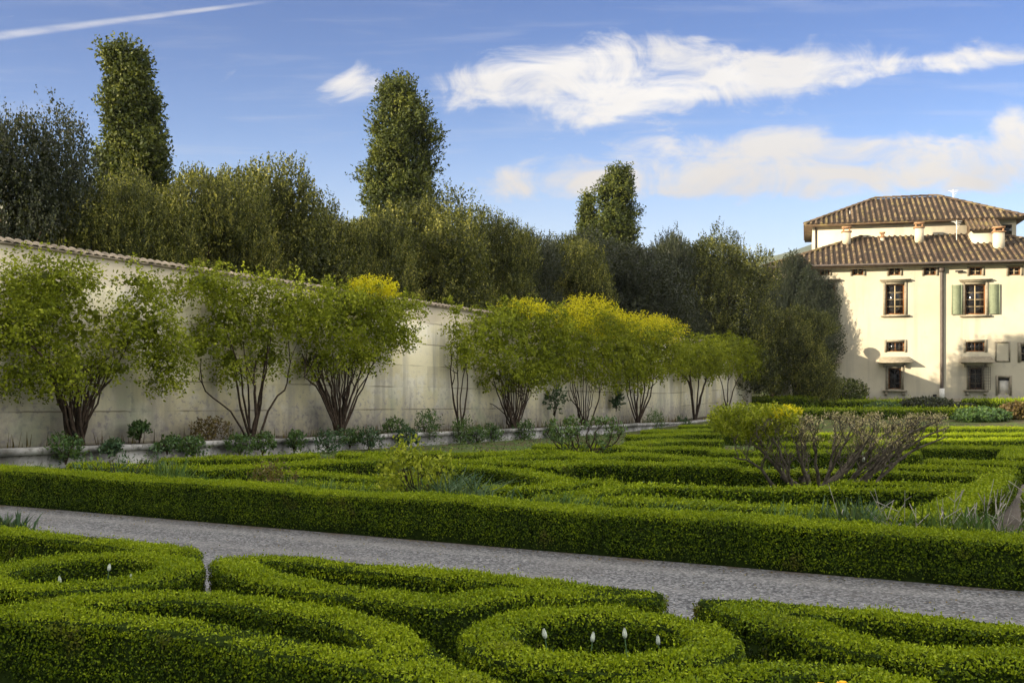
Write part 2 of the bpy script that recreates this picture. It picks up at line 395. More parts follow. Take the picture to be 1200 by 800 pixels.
# ================================================================== HEDGES
def hedge(label, strokes, w, h, L, dens, c=.07, group='clipped box hedges of the parterre', W=None, side=1.):
    segs = []
    for sp in strokes:
        ww = w
        if isinstance(sp, tuple) and len(sp) == 2 and isinstance(sp[1], float): sp, ww = sp
        P = spline(np.array([(x, y, 0) for x, y in sp]), max(2, 4*(len(sp)-1)+1))[:, :2] if len(sp) > 2 else np.array(sp)
        for a, b in zip(P[:-1], P[1:]): segs.append((a, b, ww))
    hf = h if callable(h) else (lambda X, Y: np.full(np.shape(X), h))
    def sdf(p):
        d = np.full(len(p), 1e9)
        for a, b, ww in segs:
            ab = b-a; q = np.clip(((p-a) @ ab)/max(ab @ ab, 1e-9), 0, 1)
            d = np.minimum(d, np.linalg.norm(p-a-q[:, None]*ab, axis=1)-ww)
        return d
    def grad(p, e=.01):
        g = np.stack([sdf(p+[e, 0])-sdf(p-[e, 0]), sdf(p+[0, e])-sdf(p-[0, e])], 1); return norm(g)
    A = np.array([s[0] for s in segs]+[s[1] for s in segs]); lo = A.min(0)-w-.15; hi = A.max(0)+w+.15
    nx, ny = int((hi[0]-lo[0])/c)+2, int((hi[1]-lo[1])/c)+2
    gx = lo[0]+np.arange(nx)*c; gy = lo[1]+np.arange(ny)*c
    PX, PY = np.meshgrid(gx, gy, indexing='ij'); pv = np.stack([PX.ravel(), PY.ravel()], 1)
    dv = sdf(pv); ins = L*1.1
    cen = pv.reshape(nx, ny, 2)[:-1, :-1]+c/2; dc = sdf(cen.reshape(-1, 2)).reshape(nx-1, ny-1); mask = dc < -ins
    near = np.abs(dv+ins) < c*1.1; gp = pv.copy()
    if near.any(): gp[near] -= (dv[near]+ins)[:, None]*grad(pv[near])
    base = lo.mean(), 0
    parts = []
    ii, jj = np.nonzero(mask)
    vid = lambda a, b: a*ny+b
    zb = G(gp[:, 0], gp[:, 1])-.05; zt = zb+.05+hf(gp[:, 0], gp[:, 1])-L*1.0
    n0 = nx*ny
    top = np.stack([vid(ii, jj), vid(ii+1, jj), vid(ii+1, jj+1), vid(ii, jj+1)], 1)+n0
    sides = []
    mp = np.pad(mask, 1)
    for (di, dj, e0, e1) in ((0, -1, (0, 0), (1, 0)), (1, 0, (1, 0), (1, 1)), (0, 1, (1, 1), (0, 1)), (-1, 0, (0, 1), (0, 0))):
        q = mask & ~mp[1+di:mp.shape[0]-1+di, 1+dj:mp.shape[1]-1+dj]
        a, b = np.nonzero(q)
        v0 = vid(a+e0[0], b+e0[1]); v1 = vid(a+e1[0], b+e1[1])
        sides.append(np.stack([v0, v1, v1+n0, v0+n0], 1))
    F = np.vstack([top]+sides)
    V = np.vstack([np.column_stack([gp, zb]), np.column_stack([gp, zt])])
    u, inv = np.unique(F.ravel(), return_inverse=True)
    parts.append((V[u], inv.reshape(F.shape), 1))
    W = W or L*.62
    # leaves on the top
    area = (dc < 0).sum()*c*c; n = int(area*dens)
    cells = np.argwhere(dc < c*.7)
    k = cells[R.integers(0, len(cells), int(n*1.35))]
    p = lo+(k+R.random(k.shape))*c; d = sdf(p); p = p[d < 0]; d = d[d < 0]
    und = nz(np.column_stack([p, p[:, :1]*0]), 6., 3)*.016 + nz(np.column_stack([p, p[:, :1]*0]), 1.6, 5)*.020
    rr = .09; ed = np.maximum(d+rr, 0)/rr
    z = G(p[:, 0], p[:, 1])+hf(p[:, 0], p[:, 1])+und-ed**2*rr*.5+R.normal(size=len(p))*L*.45 - R.random(len(p))**3*L*1.6 + (R.random(len(p)) < .06)*R.random(len(p))*L*1.3 + (R.random(len(p)) < .02)*R.random(len(p))*L*3.2
    gN = np.zeros((len(p), 3)); gN[:, 2] = 1
    e = ed > .3
    if e.any(): gN[e, :2] = grad(p[e])*ed[e][:, None]*.7
    Pt = np.column_stack([p, z])
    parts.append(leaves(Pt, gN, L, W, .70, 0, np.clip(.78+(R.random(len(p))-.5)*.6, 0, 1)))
    kk = R.random(len(p)) < .38; Pk = Pt[kk]+np.array([0, 0, L*.45]); nk = R.normal(size=(kk.sum(), 3)); nk[:, 2] *= .25
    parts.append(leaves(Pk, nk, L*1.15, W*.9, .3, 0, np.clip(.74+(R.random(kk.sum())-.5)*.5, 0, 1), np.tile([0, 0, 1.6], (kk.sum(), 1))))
    # leaves on the sides
    bd = c*.6
    cells = np.argwhere(np.abs(dc) < bd+c)
    per = (np.abs(dc) < bd).sum()*c*c/(2*bd)
    n = int(per*(h if not callable(h) else .5)*dens*side*1.15)
    k = cells[R.integers(0, len(cells), n*2)]
    p = lo+(k+R.random(k.shape))*c; d = sdf(p); ok = np.abs(d) < bd; p = p[ok][:n]; d = d[ok][:n]
    g = grad(p); p = p-d[:, None]*g
    q = R.random(len(p))**.9; hh = hf(p[:, 0], p[:, 1]); z = G(p[:, 0], p[:, 1])+.015+q*(hh-.03)
    rough = nz(np.column_stack([p, z]), 4.5, 9)*.016 + R.normal(size=len(p))*L*.35 - R.random(len(p))**3*L*1.5
    dk = 0
    rough = rough - np.maximum(.12-q*hh, 0)*.25
    p = p+g*rough[:, None]
    gN = np.column_stack([g, np.full(len(p), .05)])
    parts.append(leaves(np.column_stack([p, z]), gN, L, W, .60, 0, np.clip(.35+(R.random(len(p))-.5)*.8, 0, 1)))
    m0 = A.mean(0); bz = float(G(m0[0], m0[1]))
    o = build('box_hedge', parts, [M['box'], M['boxcore']], loc=(m0[0], m0[1], bz))
    return tag(o, label, 'hedge', group)
def pxs(pts, h): return [at(x, y, h) for x, y in pts]
FH = .40; FW = .165; FL, FD = .0175, 11000
grpF = 'clipped box hedges of the front parterre'
B_ = pxs([(-90, 612), (0, 621), (120, 632), (212, 646)], FH)
cx, cy = at(101, 667, FH); th = np.linspace(0, 2*math.pi, 25)
ringL = [(cx+.65*math.cos(a), cy+.65*math.sin(a)) for a in th]
hedge('left front box hedge, a strip along the path and a round ring with three tulips', [B_, ringL], FW, FH, FL, FD, .045, grpF)
Cu = pxs([(272, 656), (330, 652), (400, 660), (480, 667), (560, 674), (660, 684), (750, 694)], FH)
Cl = pxs([(272, 656), (300, 671), (350, 684), (400, 690), (480, 700), (520, 705), (570, 699), (640, 694), (700, 694), (750, 694)], FH)
hedge('long looped box hedge beside the gravel path, between the two ring hedges', [Cu, Cl], FW, FH, FL, FD, .045, grpF)
Am = pxs([(40, 710), (130, 700), (210, 696), (260, 699), (310, 704), (380, 716), (425, 727), (452, 740), (480, 765), (505, 782)], FH)
Af = pxs([(-110, 706), (0, 715), (100, 720), (200, 729), (300, 748), (350, 756), (420, 768), (490, 784), (556, 802), (600, 830)], FH)
hedge('big bottom left box hedge with two arms enclosing a dark hollow', [Am, Af], FW, FH, FL, FD, .045, grpF)
dx, dy = at(703, 744, FH)
ringD = [(dx+.585*math.cos(a), dy+.56*math.sin(a)) for a in th]
hedge('round box ring hedge with four white tulips inside', [ringD], .155, FH, FL, FD, .04, grpF)
Eu = pxs([(846, 704), (900, 707), (955, 712), (1060, 721), (1128, 728)], FH)
El = pxs([(846, 704), (895, 722), (955, 737), (990, 749), (1050, 760), (1090, 768), (1150, 769), (1280, 777)], FH)
hedge('forked box hedge in the right foreground, one arm along the path', [Eu, El], FW, FH, FL, FD, .045, grpF)
hedge('short box hedge stub cut off by the right edge of the photo by the path', [pxs([(1158, 732), (1300, 747)], FH)], FW, FH, FL, FD, .045, grpF)
hedge('low box hedge along the bottom edge behind the yellow flowers', [pxs([(640, 822), (720, 806), (780, 793), (850, 783), (900, 775), (960, 776), (1020, 786), (1062, 797)], FH)], FW, FH-.02, FL, FD, .045, grpF)
# main hedge across the picture
def mainh(X, Y):
    s, t = xy(X, Y); return np.interp(t, [-15, 0], [.55, .425])+.012*np.sin(t*1.7)
hedge('long straight box hedge running across the whole garden behind the gravel path', [[st(10.0, -21.3), st(10.0, 3.5)]], .27, mainh, .023, 7000, .07, 'clipped box hedges of the main parterre')
# main parterre, hedge runs read off the photograph and laid on the ground
MH = .40; MW = .19
def mh(label, lines, w=MW, h=MH, L=.038, dens=2700, c=.10):
    return hedge(label, [pxs(l, h) for l in lines], w, h, L, dens, c, 'clipped box hedges of the main parterre')
mh('inner box hedge right behind the long front hedge, turning up along the right hand path', [[(690, 584), (780, 586), (880, 591), (1000, 598), (1088, 603)], [(1088, 603), (1120, 588), (1150, 573), (1172, 556)]], .25)
mh('box hedge passing just behind the trunk of the gnarled tree', [[(640, 582), (700, 575), (750, 568), (820, 570), (904, 572), (1000, 572), (1132, 575)]])
mh('thin box hedge parallel behind the gnarled tree on its right', [[(990, 564), (1060, 566), (1140, 569)]], .2)
mh('zigzag box hedge with a square dark end right of the yellowish bush', [[(500, 543), (545, 546), (594, 549)], [(594, 549), (640, 557), (676, 564)], [(555, 572), (600, 570), (640, 569), (680, 564), (714, 564)]])
mh('tall straight box hedge right of centre behind the zigzag hedge', [[(642, 545), (662, 542), (720, 542), (848, 545)]], .32, .46)
mh('box hedge continuing behind the bare branches of the gnarled tree', [[(858, 549), (900, 551), (1000, 552), (1050, 552)]])
mh('double box hedge corner near the cross path, left of the grey gravel', [[(1060, 546), (1120, 548), (1180, 551)], [(1060, 553), (1110, 555), (1165, 557)]], .22)
mh('low box hedge line behind the small leafy shrub', [[(528, 540), (600, 541), (646, 542)], [(576, 536), (620, 534), (672, 533)]], .25)
mh('back box hedge line under the stone kerb in the middle', [[(528, 532), (580, 531), (640, 528), (690, 531)]], .25)
mh('curved box hedge right of the small leafy shrub', [[(690, 535), (736, 532), (780, 534), (820, 537), (880, 538)]], .3)
mh('far box hedge in front of the white kerb, left of the clipped shrub crown', [[(742, 525), (790, 525), (836, 526)]], .3)
mh('farthest box hedge with a brownish face near the wall end', [[(744, 519), (786, 516), (836, 516)]], .35)
mh('low far box hedge right under the white kerb, left of the trailing stems', [[(640, 522), (700, 523), (732, 523)], [(745, 511), (800, 508), (832, 508)]], .4)
mh('far box hedge lines seen through the bare branches of the gnarled tree', [[(850, 529), (950, 529), (1060, 530)], [(900, 520), (1040, 520)]], .4)
mh('farthest low box hedge at the right, before the lawn', [[(1020, 502), (1130, 501), (1215, 501)]], .6)
mh('far box hedge close under the wall end, behind the low far hedge', [[(764, 505), (800, 504), (850, 503)], [(806, 499), (880, 497)]], .5)
mh('far box hedge behind the leafy crown of the gnarled tree', [[(862, 509), (960, 508), (1036, 509)]], .5)
mh('left box hedge line nearest the stone kerb', [[(200, 538), (250, 537), (300, 535), (362, 533)]], .25)
mh('left long box hedge with a dark face, crossing behind the brown tuft', [[(96, 544), (156, 546), (240, 548), (340, 543), (400, 540), (452, 538)]], .28)
mh('left box hedge line nearer the front hedge, left of the yellowish bush', [[(330, 554), (400, 557), (470, 562), (510, 566)]])
mh('short box hedge sunk among iris leaves just behind the front hedge', [[(352, 565), (400, 567), (446, 571)]], .22)
mh('short box hedge between the wall shrubs and the yellowish bush', [[(404, 531), (430, 533), (456, 537)], [(436, 529), (470, 530), (510, 530)]], .22)
mh('dark box hedge left of the cross path below the sunlit hedges', [[(1100, 540), (1152, 541), (1192, 543)]], .3)
mh('nearer sunlit yellow box hedge at the right, running towards the path', [[(1096, 524), (1140, 524), (1196, 525)], [(1196, 525), (1190, 534)]], .4)
mh('farther sunlit yellow box hedge at the right', [[(1040, 516), (1120, 515), (1230, 514)]], .5)
mh('third sunlit box hedge at the right, nearest the villa', [[(1050, 509), (1130, 508.5), (1240, 508)]], .5)
mh('box hedge on the far side of the cross path at the right edge', [[(1246, 622), (1232, 596), (1222, 578)]], .25)

# ================================================================== TREES
def crown(blobs, ntw, k, tl, spread, L, W, up=.5, out=.6, jit=.8, gap=.0, seed=1, m=0, droop=False, inner=0, bottom=-.5, nf=.8, lump=.10):
    B = np.array(blobs, float); c, r = B[:, :3], B[:, 3:6]
    area = (r[:, 0]*r[:, 2]+r[:, 1]*r[:, 2]+r[:, 0]*r[:, 1]); w = area/area.sum()
    P, D = [], []
    need = ntw
    while need > 0:
        n = int(need*1.8)+50; b = R.choice(len(B), n, p=w)
        d = norm(R.normal(size=(n, 3))); rad = 1-.45*R.random(n)**1.6
        bump = nz(d*3+b[:, None]*1.7, 1.3, seed)*lump
        p = c[b]+r[b]*d*(rad+bump)[:, None]
        ok = d[:, 2] > bottom - R.random(n)*.3
        q = np.linalg.norm((p[:, None]-c[None])/r[None], axis=2); q[np.arange(n), b] = 9
        ok &= (q.min(1) > .72) | (R.random(n) < .12)
        if gap: ok &= nz(p, nf, seed+3) > -1+gap*2*.55
        P.append(p[ok][:need]); D.append(d[ok][:need]); need -= len(P[-1])
    P = np.concatenate(P); D = np.concatenate(D); n = len(P)
    A = norm(D*out+np.array([0, 0, 1])*up+R.normal(size=(n, 3))*.35)
    tw = R.random(n); PP = np.repeat(P, k, 0); AA = np.repeat(A, k, 0); DD = np.repeat(D, k, 0)
    u = np.tile(np.linspace(0, 1, k), n)[:, None]
    Q = PP+AA*tl*(u+R.normal(size=u.shape)*.08)+R.normal(size=PP.shape)*spread*(1.15-u)
    rn = np.clip(np.repeat(tw, k)*.68+.32*R.random(n*k), 0, 1)
    out_ = [leaves(Q, DD*.6+AA*.2, L, W, jit, m, rn, along=AA)]
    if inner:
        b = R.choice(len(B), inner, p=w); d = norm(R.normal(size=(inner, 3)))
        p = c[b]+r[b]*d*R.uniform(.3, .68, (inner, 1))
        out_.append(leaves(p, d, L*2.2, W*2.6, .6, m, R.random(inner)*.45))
    return out_
def trunkset(h, r, limbs, spread, seed, z0=0.):
    rr = np.random.default_rng(seed); o = []
    o.append((spline([(0, 0, -.3), (rr.normal()*.1, rr.normal()*.1, h*.4), (rr.normal()*.3, rr.normal()*.3, h*.9)], 8), np.linspace(r, r*.35, 8)))
    for k in range(limbs):
        a = rr.uniform(0, 6.28); z = h*rr.uniform(.2, .6)
        o.append((spline([(0, 0, z), (math.cos(a)*spread*.5, math.sin(a)*spread*.5, z+h*.12), (math.cos(a)*spread, math.sin(a)*spread, z+h*.3)], 7), np.linspace(r*.45, r*.1, 7)))
    return tubes(o, 7)
def mk_oak(seed, H, rad, mat, ntw, label, shape='round', L=.135, W=.085):
    rr = np.random.default_rng(seed); bl = []
    if shape == 'round':
        bl.append((0, 0, H*.45, rad*.75, rad*.75, H*.42))
        for k in range(9):
            a = k*2.4+rr.uniform(-.4, .4); q = rad*rr.uniform(.45, .68); z = H*rr.uniform(.2, .78)
            s = rad*rr.uniform(.38, .55); bl.append((q*math.cos(a), q*math.sin(a), z, s, s, s*rr.uniform(1.1, 1.6)))
        for k in range(7):
            a = k*2.4+rr.uniform(-.5, .5); q = rad*rr.uniform(.08, .62); s = rad*rr.uniform(.30, .44); bl.append((q*math.cos(a), q*math.sin(a), H*.86-q*.45, s, s, H*.13))
    elif shape == 'full':
        for k in range(13):
            z = H*(.06+.84*k/12); f = math.sin(math.pi*min(1, (k+2.5)/15.5)); a = k*2.4; q = rad*.45*f
            s = rad*rr.uniform(.45, .62)*f+.3; bl.append((q*math.cos(a), q*math.sin(a), z, s, s, s*1.1))
    o = thing('holm_oak', (0, 0, 0), label, 'tree', 'holm oaks behind the garden wall')
    build('trunk', trunkset(H*.8, .32, 6, rad*.5, seed), M['bark'], o)
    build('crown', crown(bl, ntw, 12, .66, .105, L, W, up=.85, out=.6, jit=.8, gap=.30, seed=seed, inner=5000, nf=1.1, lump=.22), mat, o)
    return o
GR = 'holm oaks behind the garden wall'
protoA = mk_oak(11, 12., 4.6, M['oak'], 8600, '')
protoB = mk_oak(23, 12., 4.6, M['oak'], 8600, '')
protoC = mk_oak(37, 12., 4.6, M['oak'], 8600, '')
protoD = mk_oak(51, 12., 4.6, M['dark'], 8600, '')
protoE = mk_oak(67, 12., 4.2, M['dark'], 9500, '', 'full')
used = set()
def oak(proto, px, top, wpx, t, label, rz=0., Y=None, group=GR):
    if Y is None: X, Y = on_t(px, t)
    else: X = (px-600)/1200*Y
    z = float(G(X, Y)); H = zat(top, Y)-z; sxy = (wpx*Y/1200/2)/4.4*1.18
    sc = (sxy, sxy, H/13.3)
    if proto.name not in used:
        used.add(proto.name); proto.location = (X, Y, z); proto.rotation_euler = (0, 0, rz); proto.scale = sc; proto['label'] = label
        return proto
    return dup(proto, (X, Y, z), rz, sc, label, group)
oak(protoD, 2, 92, 165, -29, 'tall dark evergreen oak at the far left edge, behind the wall', .4)
oak(protoA, 92, 168, 135, -29, 'olive oak behind the wall, just right of the dark tree at the left edge', .0)
oak(protoB, 165, 176, 120, -28.2, 'olive oak behind the wall, in front of the left cypress', 1.9)
oak(protoC, 240, 160, 135, -29, 'olive oak with pale upright shoots, right of the left cypress', 3.1)
oak(protoA, 322, 148, 165, -29.5, 'broad olive oak left of the sky gap, highest of the oaks', 2.2)
oak(protoB, 392, 228, 95, -28.5, 'low oak under the sky gap left of the middle cypress', 4.)
oak(protoC, 440, 218, 120, -28.5, 'oak at the left foot of the middle cypress', 1.)
oak(protoB, 497, 200, 160, -29, 'sunlit round oak in front of the middle cypress', .6)
oak(protoA, 572, 216, 100, -29, 'pointed oak right of the middle cypress', 4.4)
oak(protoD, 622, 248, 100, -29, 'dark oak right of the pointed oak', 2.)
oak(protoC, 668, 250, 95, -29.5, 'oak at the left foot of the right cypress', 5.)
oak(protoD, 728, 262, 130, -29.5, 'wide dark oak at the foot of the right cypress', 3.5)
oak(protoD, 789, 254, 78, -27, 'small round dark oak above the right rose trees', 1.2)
lo = oak(protoB, 846, 254, 150, 0, 'sunlit oak with bright lobes left of the villa', math.radians(60), Y=79); lo.scale[1] *= .72
lo = oak(protoD, 906, 312, 70, 0, 'lower dark oak between the sunlit oak and the evergreen at the villa corner', .2, Y=97.); lo.scale[1] *= .4
lo = oak(protoC, 931, 344, 80, 0, 'small dark oak hiding the end of the added shade wall', .2, Y=81.)
de = oak(protoE, 934, 276, 100, 0, 'dark evergreen reaching to the ground in front of the villa corner', .0, Y=96.9); de.scale[1] *= .30
for k, (s, t, H, w) in enumerate([(8, -30, 11., 5.0), (1, -31, 11.4, 5.2), (-6, -30, 11.4, 5.2), (-15, -31, 19, 6.0), (-20, -30, 18, 6.5), (-27, -31, 19, 6.5), (-34, -30, 18, 6.5), (-3, -38, 13, 6), (-19, -38, 20, 7)]):  # unseen oaks added past the left edge, sized to shade the garden
    X, Y = st(s, t)
    dup([protoA, protoD, protoB][k % 3], (X, Y, float(G(X, Y))), k*1.3, (w/4.4, w/4.4, H/12.6), 'unseen oak added behind the wall beyond the left edge to shade the garden', GR)
# second row, deeper
for k, (px, top, w, t) in enumerate([(60, 215, 150, -37), (215, 225, 160, -37), (330, 225, 150, -38), (430, 262, 130, -38), (545, 262, 140, -38), (650, 272, 120, -38), (760, 285, 120, -38)]):
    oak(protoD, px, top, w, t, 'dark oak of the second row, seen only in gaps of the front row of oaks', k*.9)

def cypress(px, Y, prof, label, seed, mat, ntw=5200):
    """prof: list of (py, half width px, centre px) from top to bottom"""
    X0 = (px-600)/1200*Y; g = float(G(X0, Y)); bl = []; rr = np.random.default_rng(seed)
    o = thing('cypress', (X0, Y, g), label, 'tree', 'cypresses rising above the oaks')
    pr = np.array(prof, float); f = Y/1200; pr[:, 0] = np.where(pr[:, 0] < 300, pr[:, 0]+(300-pr[:, 0])*.07, pr[:, 0]); pr[:, 1] *= .86
    n = 34
    for k in range(n):
        y = pr[0, 0]+(pr[-1, 0]-pr[0, 0])*(k+.4)/n; hw = np.interp(y, pr[:, 0], pr[:, 1])*f; c = (np.interp(y, pr[:, 0], pr[:, 2])-px)*f
        for q in range(3):
            a = k*2.4+q*2.09+rr.uniform(-.3, .3); rad = hw*rr.uniform(.40, .72); s = hw*rr.uniform(.26, .56)
            bl.append((c+rad*math.cos(a), rad*math.sin(a), zat(y, Y)-g, s, s, s*rr.uniform(.5, .8)))
        bl.append((c, 0, zat(y, Y)-g, hw*.65, hw*.65, hw*.45))
    zt = zat(pr[0, 0], Y)-g
    build('trunk', tubes([(spline([(0, 0, -.3), (.1, 0, zt*.5), ((pr[0, 2]-px)*f, 0, zt*.96)], 9), np.linspace(.45, .06, 9))], 7), M['bark'], o)
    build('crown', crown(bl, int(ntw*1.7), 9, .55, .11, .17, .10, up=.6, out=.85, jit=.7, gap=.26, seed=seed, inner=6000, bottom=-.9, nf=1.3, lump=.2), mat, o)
    return o
cypress(158, 46, [(42, 24, 143), (60, 30, 148), (100, 34, 152), (140, 40, 158), (180, 46, 160), (240, 46, 160), (330, 40, 160), (420, 30, 160)], 'tall flat topped cypress at the left, highest tree in the picture', 5, M['cyp'])
cypress(470, 62, [(82, 25, 468), (96, 34, 470), (150, 46, 471), (200, 51, 470), (235, 54, 470), (330, 50, 470), (430, 34, 470)], 'broad flat topped cypress in the middle of the oak row', 6, M['cyp'])
cypress(720, 76, [(190, 10, 727), (198, 20, 726), (215, 26, 723), (240, 30, 722), (270, 34, 720), (350, 34, 720), (440, 26, 720)], 'rounded cypress at the right, smallest of the three', 8, M['cyp'], 4200)
cypress(688, 77, [(222, 5, 689), (236, 9, 688), (262, 12, 688), (440, 10, 688)], 'thin little cypress beside the rounded cypress', 9, M['cyp'], 1500)

# ------------------------------------------------------------------ climbing roses on the wall
def rose(base, stems, blobs, label, mat='rose', ntw=1500, L=.10, W=.06, yblobs=None, t=-22.75, sprays=6, seed=1, down=.35, thick=1.0, k=9, gap=.25, depth=.95):
    def w(px, py, dt=0.):
        X, Y = on_t(px, t+dt); return np.array([X, Y, zat(py, Y)])
    def s_of(px): X, Y = on_t(px, t); return xy(X, Y)[0]
    bx, by = base; X0, Y0 = on_t(bx, t); g = float(ZB(s_of(bx)))-.03
    o = thing('rose_tree', (X0, Y0, g), label, 'tree', 'climbing rose trees trained against the garden wall')
    rr = np.random.default_rng(seed); st_ = []
    f = Y0/1200
    for pts in stems:
        P = [np.array([X0, Y0, g-.1])+np.array([rr.normal()*.07, rr.normal()*.07, 0])]
        for q, (px, py) in enumerate(pts): P.append(w(px, py, rr.normal()*.14*(q+1)*.7))
        P = spline(P, 12); P[3:-1] += rr.normal(size=(8, 3))*.02
        r0 = rr.uniform(.034, .066)*thick
        st_.append((P, np.linspace(r0, r0*.35, 12)))
        if rr.random() < .8:
            i = rr.integers(5, 10); e = P[i]+np.array([rr.normal()*.4, rr.normal()*.3, rr.uniform(.4, .9)])
            st_.append((spline([P[i], (P[i]+e)/2+rr.normal(size=3)*.08, e], 6), np.linspace(r0*.5, r0*.2, 6)))
    build('stems', tubes(st_, 6), M['bark'], o, tuple(o.location))
    def place(bl, scale=1.):
        out = []
        for (px, py, rx, ry) in bl:
            sa, sb = s_of(px-rx), s_of(px+rx); X, Y = on_t(px, t)
            out.append((xy(X, Y)[0], t+rr.uniform(-.15, .25), zat(py, Y), max((sb-sa)/2-.30, .2), depth*rr.uniform(.7, 1.), max(ry*Y/1200-.25, .2)))
        return out
    def rot(parts):
        res = []
        for p in parts:
            V = p[0]; X, Y = st(V[:, 0], V[:, 1]); res.append((np.stack([X, Y, V[:, 2]], 1), p[1], p[2], p[3]))
        return res
    bl = place(blobs)
    cr = rot(crown(bl, int(ntw*1.02), k+2, .5, .09, L*.98, W*1.08, up=-down, out=.7, jit=.9, gap=gap+.2, seed=seed, inner=int(ntw*.5), bottom=-1.2, nf=2.1, lump=.24))
    # arching sprays standing off the crown
    for q in range(sprays):
        b = bl[rr.integers(0, len(bl))]; a = rr.uniform(-1, 1)
        p0 = np.array([b[0]+b[3]*a*.6, b[1]+rr.normal()*.2, b[2]+b[5]*.75]); dr = np.array([rr.normal()*.5, rr.normal()*.25, 0])
        P = spline([p0, p0+dr*.5+[0, 0, rr.uniform(.25, .5)], p0+dr*1.1+[0, 0, rr.uniform(.1, .35)]], 16)
        P2 = np.repeat(P, 5, 0)+rr.normal(size=(80, 3))*.05
        cr += rot([leaves(P2, np.tile([0, 0, 1.], (80, 1)), L, W, .8, 0)])
    build('crown', cr, M[mat], o, tuple(o.location))
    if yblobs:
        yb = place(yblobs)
        build('painted_sun_tops', rot(crown(yb, int(260*len(yb)), 8, .45, .10, .085, .06, up=.1, out=.7, jit=.9, gap=.2, seed=seed+2, bottom=-.2, nf=1.8)), M['yellow'], o, tuple(o.location))  # sunshine on the crown top, painted as yellow leaves
    return o
fan = lambda cx, y, n, half, yj=10, seed=3: [[(cx+(a*half)*.45, y+45+random.uniform(-6, 6)), (cx+a*half, y+random.uniform(-yj, yj))] for a in np.linspace(-1, 1, n)]
rose((90, 518), fan(92, 430, 17, 42)+[[(72, 475), (52, 425), (30, 395)], [(75, 470), (58, 430), (62, 380)], [(104, 478), (132, 440), (150, 400)], [(100, 470), (115, 430), (140, 410)]],
     [(20, 385, 75, 62), (90, 375, 70, 68), (150, 385, 55, 60), (185, 420, 32, 42), (-20, 340, 50, 50), (60, 330, 60, 38), (155, 330, 16, 24), (175, 390, 28, 60), (62, 440, 30, 26), (128, 432, 30, 24), (20, 440, 26, 24)],
     'widest rose tree, leftmost, its crown cut off by the left edge', ntw=2100, L=.085, W=.055, seed=4, sprays=14, yblobs=None, gap=.3, depth=.8)
rose((295, 510), [[(272, 485), (240, 455), (236, 420)], [(283, 480), (276, 440), (268, 400)], [(293, 480), (290, 440), (285, 400)], [(303, 478), (308, 440), (318, 385)], [(300, 480), (298, 450), (300, 420)], [(318, 475), (338, 445), (338, 400)], [(305, 475), (312, 430), (322, 370)], [(288, 480), (280, 430), (262, 380)]],
     [(245, 335, 42, 26), (290, 345, 50, 32), (265, 375, 36, 28), (330, 360, 32, 42), (300, 385, 26, 28), (238, 408, 12, 26), (225, 330, 22, 18), (272, 424, 20, 28), (316, 418, 20, 26), (250, 395, 26, 20)],
     'open V shaped rose tree with bare curved stems, second from the left', ntw=1150, L=.09, W=.06, seed=5, sprays=10, gap=.34, depth=.6)
rose((398, 507), fan(398, 420, 21, 44)+[[(372, 455), (357, 440), (362, 405)]],
     [(400, 375, 55, 45), (360, 370, 30, 38), (445, 375, 36, 38), (385, 352, 40, 22), (430, 355, 40, 20), (465, 390, 16, 22), (374, 422, 22, 22), (428, 418, 24, 20), (478, 360, 14, 14)],
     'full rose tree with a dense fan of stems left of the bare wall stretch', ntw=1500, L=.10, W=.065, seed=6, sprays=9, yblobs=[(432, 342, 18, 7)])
rose((540, 496), [[(532, 470), (529, 440), (530, 400)], [(540, 470), (545, 430), (547, 405)], [(536, 468), (536, 420), (534, 370)], [(545, 475), (548, 445), (545, 420)]],
     [(534, 385, 9, 24), (537, 410, 14, 20), (531, 365, 6, 12)], 'thin upright rose stem cluster with few leaves on the bare wall', ntw=150, L=.10, W=.06, seed=7, sprays=3, gap=.1, depth=.35)
rose((602, 500), fan(602, 440, 15, 24)+[[(592, 475), (588, 450)], [(615, 472), (622, 440)]],
     [(600, 400, 50, 42), (575, 395, 34, 38), (630, 405, 34, 42), (600, 370, 42, 20), (640, 380, 24, 28), (605, 440, 22, 18), (585, 436, 20, 24), (632, 436, 20, 22)],
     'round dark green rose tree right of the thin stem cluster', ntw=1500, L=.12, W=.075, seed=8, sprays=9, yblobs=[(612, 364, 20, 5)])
rose((688, 490), fan(684, 445, 9, 14)+[[(672, 465), (668, 445)], [(702, 465), (700, 440)]],
     [(690, 405, 40, 45), (668, 410, 26, 38), (715, 410, 30, 44), (690, 375, 38, 20), (655, 400, 16, 40)],
     'rose tree with the biggest patch of painted yellow sunlight on its crown', 'rosefine', ntw=1350, L=.14, W=.075, seed=9, sprays=7, down=.7, yblobs=[(692, 366, 32, 20), (672, 374, 22, 16), (718, 380, 24, 16), (690, 388, 36, 24), (664, 384, 16, 20)])
rose((748, 484), [[(735+4*q, 460), (733+5*q, 425)] for q in range(8)],
     [(755, 412, 30, 35), (738, 420, 20, 40), (775, 410, 26, 36), (757, 390, 32, 16)],
     'rose tree with painted yellow sunlight on top of its crown over a curtain of trailing stems', 'rosefine', ntw=1050, L=.15, W=.08, seed=10, sprays=5, down=.8, yblobs=[(752, 380, 26, 13), (778, 386, 22, 13), (762, 396, 28, 20)])
rose((814, 482), [[(810, 455), (806, 425)], [(818, 455), (820, 420)], [(824, 455), (832, 430)], [(808, 450), (796, 435), (800, 420)]],
     [(818, 415, 24, 26), (805, 420, 16, 24), (830, 412, 18, 22)], 'small fine leaved rose tree with two dark forked trunks', 'rosefine', ntw=650, L=.16, W=.08, seed=11, sprays=3, down=.6, thick=1.7)
